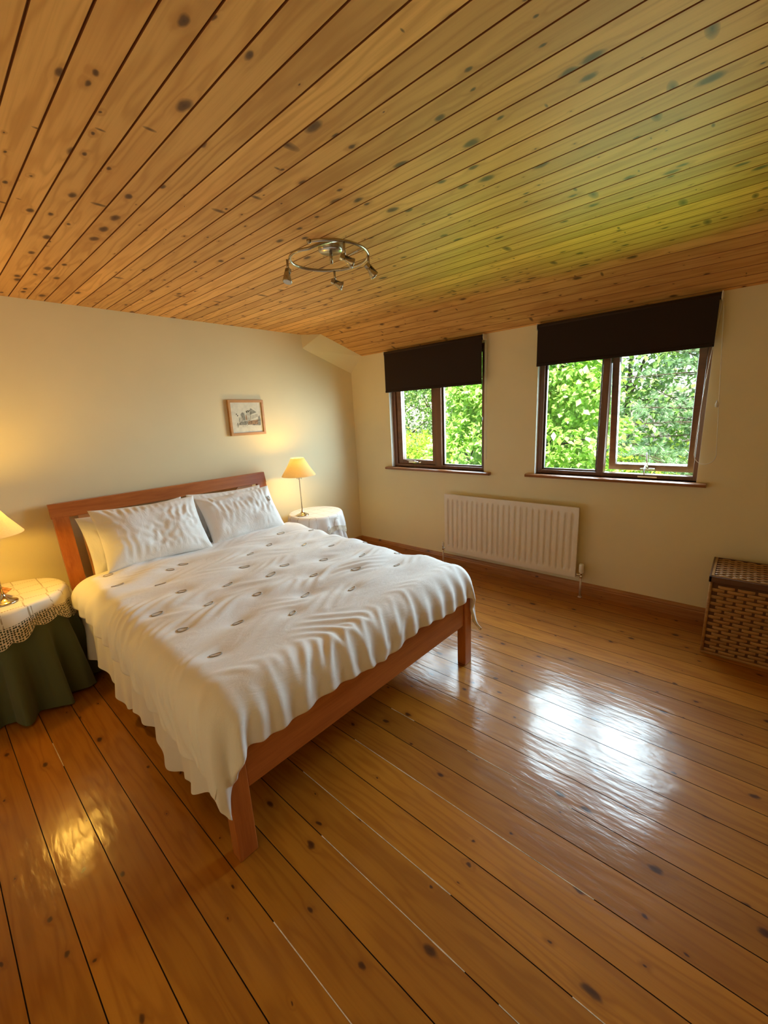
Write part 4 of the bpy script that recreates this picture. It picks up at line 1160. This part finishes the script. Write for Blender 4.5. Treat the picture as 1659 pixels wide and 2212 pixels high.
b = MB(); b.tube([(.075, .055, -.03), (.075, .055, -.085)], .007, 10); b.tube([(.05, -.17, -.083), (.06, -.02, -.09)], .004, 8); b.build('support_rod', MAT['nickel'], cl)
sp_mat = plain('spot_lens', (0.75, 0.70, 0.52), 0.15, 0.3)
def spot(ang, az, el, r=.182, z=-.085, ln=.05):
    a = math.radians(ang); p = Vector((r * math.cos(a), r * math.sin(a), z))
    b = MB(); q = p + Vector((0, 0, -ln)); b.tube([p, q], .0055, 10)
    b.tube([q + Vector((0, 0, .004)), q + Vector((0, 0, -.01))], .008, 10)
    az_, el_ = math.radians(az), math.radians(el)
    d = Vector((math.cos(az_) * math.cos(el_), math.sin(az_) * math.cos(el_), math.sin(el_)))
    Mq = d.to_track_quat('Z', 'Y').to_matrix().to_4x4()
    sd = d.cross(Vector((0, 0, 1))).normalized()
    # folded sheet bracket
    c0 = q + Vector((0, 0, -.008))
    up = sd.cross(d).normalized()
    Bm = Matrix((sd, up, d)).transposed().to_4x4(); Bm.translation = c0
    b.prism([(-.011, -.022), (.011, -.022), (.019, .036), (-.019, .036)], 1, .010, .0125, 0, Bm)
    b.box(-.011, .011, -.006, .0125, -.022, -.004, .002, Bm)
    st = b.build('spotlight', MAT['nickel'], cl)
    b = MB(); b.lathe([(.008, -.010), (.0095, .008), (.012, .011), (.018, .026), (.0205, .031), (.0205, .037), (.018, .039)], c0, 24, Mq); b.build('lamp_cup', MAT['nickel'], st)
    b = MB(); b.lathe([(.001, .0375), (.017, .0375), (.017, .034), (.001, .033)], c0, 20, Mq); b.build('spot_lens', sp_mat, st)
spot(128, 190, -72); spot(38, 318, -22); spot(312, 345, -42); spot(250, 330, -22, ln=.06)

# ------------------------------------------------------------------ garden
gr = MB(); gr.face([(4.2, -14, -2.55), (30, -14, -2.55), (30, 22, -2.55), (4.2, 22, -2.55)])
g_ = gr.build('ground', MAT['grass']); g_['kind'] = 'structure'

def leaf_cloud(name, centers, nleaf, size, mat, seed, parent=None, droop=.4, shell=.55, clump=0, face=None):
    """leaves on ellipsoidal masses; each leaf is a folded pointed blade"""
    rs = np.random.RandomState(seed)
    vol = np.array([c[3] * c[4] * c[5] for c in centers]) ** (2 / 3); pr = vol / vol.sum()
    which = rs.choice(len(centers), nleaf, p=pr)
    C = np.array([c[:3] for c in centers])[which]; RR = np.array([c[3:6] for c in centers])[which]
    d = rs.randn(nleaf, 3); d /= np.linalg.norm(d, axis=1, keepdims=True)
    rad_ = shell + (1 - shell) * rs.rand(nleaf) ** .5
    lump = 1 + .22 * np.sin(d[:, 0] * 7 + which) * np.sin(d[:, 1] * 6 + 1) + .15 * np.sin(d[:, 2] * 9)
    pos = C + d * RR * (rad_ * lump)[:, None]
    # leaf frame
    ax = rs.randn(nleaf, 3) * .8 + d * .8; ax[:, 2] -= droop; ax /= np.linalg.norm(ax, axis=1, keepdims=True)
    up = rs.randn(nleaf, 3) * .55 + np.array([-.2, 0, 1.0]); up -= ax * (up * ax).sum(1, keepdims=True); up /= np.linalg.norm(up, axis=1, keepdims=True)
    sd = np.cross(ax, up)
    s_ = size * (.65 + .7 * rs.rand(nleaf))[:, None]
    base = pos; tip = pos + ax * s_; ml = pos + ax * s_ * .45 + sd * s_ * .30 + up * s_ * .07; mr = pos + ax * s_ * .45 - sd * s_ * .30 + up * s_ * .07
    mid = pos + ax * s_ * .5
    V = np.stack([base, ml, mid, mr, tip], 1).reshape(-1, 3)
    k = np.arange(nleaf) * 5
    F = np.concatenate([np.stack([k, k + 2, k + 1], 1), np.stack([k + 1, k + 2, k + 4], 1), np.stack([k, k + 3, k + 2], 1), np.stack([k + 2, k + 3, k + 4], 1)])
    me = bpy.data.meshes.new(name); me.vertices.add(len(V)); me.vertices.foreach_set('co', V.reshape(-1).astype(np.float32))
    me.loops.add(len(F) * 3); me.loops.foreach_set('vertex_index', F.reshape(-1).astype(np.int32)); me.polygons.add(len(F))
    me.polygons.foreach_set('loop_start', np.arange(0, len(F) * 3, 3, dtype=np.int32)); me.polygons.foreach_set('loop_total', np.full(len(F), 3, dtype=np.int32))
    me.update(); me.materials.append(mat)
    o = bpy.data.objects.new(name, me); COL.objects.link(o)
    if parent: o.parent = parent
    return o

def tree(name, base, height, masses, nleaf, size, mat, seed, label, cat='tree', trunk=.09, **kw):
    e = empty(name, base); tag(e, label, cat, kw.pop('group', None))
    ms = [(c[0] - base[0], c[1] - base[1], c[2] - base[2], c[3], c[4], c[5]) for c in masses]
    leaf_cloud('foliage', ms, nleaf, size, mat, seed, e, **kw)
    b = MB(); rs = random.Random(seed)
    b.tube([(0, 0, 0), (.05, .03, height * .35), (.0, .0, height * .7), (.05, 0, height)], [trunk, trunk * .8, trunk * .5, trunk * .2], 8)
    for m_ in ms:
        b.tube([(0, 0, max(.2, m_[2] * .6)), (m_[0] * .5, m_[1] * .5, m_[2] * .85), (m_[0], m_[1], m_[2])], [trunk * .5, trunk * .3, trunk * .12], 6)
        for q in range(5):
            d = Vector((rs.uniform(-1, 1) * m_[3], rs.uniform(-1, 1) * m_[4], rs.uniform(-.6, .8) * m_[5])) * .8
            b.tube([(m_[0], m_[1], m_[2]), tuple(Vector(m_[:3]) + d * .6 + Vector((0, 0, .08))), tuple(Vector(m_[:3]) + d)], [.02, .012, .005], 5)
    b.build('trunk', MAT['bark'], e)
    return e

GZ = -2.55
# bright broadleaf tree filling the left half of window 2 and the right of window 1
tree('broadleaf_tree', (6.3, 2.75, GZ), 5.2, [(6.2, 2.2, .9, .9, .85, .9), (6.3, 2.8, 1.6, .9, .8, .9), (6.1, 3.5, .7, .9, .45, .8), (6.2, 2.0, 2.2, .8, .65, .7), (6.2, 2.7, .0, 1.0, 1.1, .6), (6.2, 1.85, .35, .7, .5, .5), (6.1, 1.75, 1.55, .55, .35, .35), (6.2, 3.3, 1.6, .7, .5, .8)],
     34000, .095, MAT['leaf'], 1, 'bright green broadleaf tree with large glossy leaves close outside the windows', group='trees outside the windows')
tree('broadleaf_tree', (7.3, 5.9, GZ), 4.2, [(7.2, 5.6, .55, .9, 1.2, .5), (7.2, 6.6, .5, .9, 1.1, .55), (7.3, 5.0, .4, .8, .7, .55), (7.2, 6.0, -.2, 1, 1.5, .7)],
     13000, .07, MAT['leaf_y'], 2, 'yellow green bush low in the left pane of the smaller window', cat='bush', group='trees outside the windows', trunk=.06)
tree('conifer_tree', (10.5, 9.0, GZ), 7.0, [(10.5, 9.0, 1.0, 1.6, 2.6, 2.2), (10.5, 7.2, 1.4, 1.4, 1.8, 2.0), (10.8, 8.5, 3.2, 1.5, 2.4, 1.6), (10.6, 10.6, 2.2, 1.4, 1.6, 2.2)],
     24000, .11, MAT['leaf_d'], 3, 'dark dense evergreen tree farther back in the left pane of the smaller window', group='trees outside the windows', shell=.75)
tree('conifer_tree', (12.5, 2.5, GZ), 8.0, [(12.5, 2.2, 1.5, 1.6, 2.6, 2.6), (12.6, 5.0, 1.0, 1.6, 2.4, 2.6), (12.8, .5, .8, 1.6, 2.2, 2.6), (12.5, 1.5, 4.2, 1.4, 3.0, 1.8)],
     22000, .15, MAT['leaf_d'], 4, 'dark evergreen tree farthest back behind the pine', group='trees outside the windows', shell=.75)
tree('shrub', (8.6, 1.1, GZ), 2.6, [(8.6, 1.9, -.1, .8, .9, .6), (8.7, 1.0, .0, .8, .9, .65), (8.6, .2, -.2, .8, .9, .6)],
     7000, .09, MAT['leaf_y'], 6, 'low sunlit shrub under the pine branches in the open window', cat='bush', group='trees outside the windows', trunk=.05)

# pine with needle tufts, right of window 2
def pine_tree(base, label):
    e = empty('pine_tree', base); tag(e, label, 'tree', 'trees outside the windows')
    rs = np.random.RandomState(12); b = MB(); V, F = [], []; nv = 0
    b.tube([(0, 0, 0), (.05, 0, 3), (0, .05, 7)], [.14, .11, .05], 10)
    for k in range(54):
        z = rs.uniform(2.6, 6.2); a = rs.uniform(0, 2 * PI) if k % 4 == 0 else rs.uniform(PI * .36, PI * .85)
        L = rs.uniform(1.0, 2.3) * (1.1 - (z - 2.4) / 9)
        tip = Vector((math.cos(a) * L, math.sin(a) * L, z + rs.uniform(-.1, .45)))
        mid = Vector((math.cos(a) * L * .5, math.sin(a) * L * .5, z - .05))
        b.tube([(0, 0, z - .1), mid, tip], [.014, .010, .005], 6)
        for q in range(12):
            t = .3 + .7 * q / 11
            p = Vector((0, 0, z - .1)).lerp(mid, t * 2) if t < .5 else mid.lerp(tip, t * 2 - 1)
            off = Vector(rs.randn(3)) * .16; off.z = abs(off.z) * .8; p2 = p + off if q < 11 else tip
            b.tube([p, p2], [.005, .003], 4)
            ax = (p2 - p + Vector((0, 0, .12)) + Vector(rs.randn(3)) * .04).normalized() if q < 11 else (tip - mid).normalized()
            for s_ in range(66):
                d = (ax * rs.uniform(.1, 1.0) + Vector(rs.randn(3)) * .55).normalized(); ln = rs.uniform(.07, .13)
                st = p2 - ax * rs.uniform(0, .05); sdv = d.orthogonal().normalized() * .0032
                V += [tuple(st - sdv), tuple(st + sdv), tuple(st + d * ln)]; F.append((nv, nv + 1, nv + 2)); nv += 3
    b.build('trunk', MAT['bark'], e)
    me = bpy.data.meshes.new('needles'); me.from_pydata(V, [], F); me.materials.append(MAT['needle'])
    o = bpy.data.objects.new('needles', me); COL.objects.link(o); o.parent = e
    return e
pine_tree((8.5, .05, GZ), 'pine tree with long needle tufts seen through the right half of the open window')

# bare twiggy bush low in front of the pine
b = MB(); rs = random.Random(5)
for k in range(70):
    p = Vector((rs.uniform(-.3, .3), rs.uniform(-.35, .35), rs.uniform(2.0, 2.6))); pts = [p.copy()]
    d = Vector((rs.uniform(-.5, .3), rs.uniform(-1, 1), rs.uniform(.2, 1))).normalized()
    for s_ in range(7):
        d = (d + Vector((rs.uniform(-.4, .4), rs.uniform(-.5, .5), rs.uniform(-.35, .45)))).normalized(); p = p + d * .10; pts.append(p.copy())
    b.tube(pts, [.006 - .0007 * i for i in range(8)], 4)
for k in range(7): b.tube([(rs.uniform(-.1, .1), rs.uniform(-.1, .1), 0), (rs.uniform(-.2, .2), rs.uniform(-.25, .25), 1.2), (rs.uniform(-.3, .3), rs.uniform(-.35, .35), 2.5)], [.02, .015, .008], 6)
tb = b.build('twiggy_bush', MAT['twig']); tb.location = (6.9, .95, GZ)
tag(tb, 'bare twisted pale twigs low in the open window pane', 'bush')
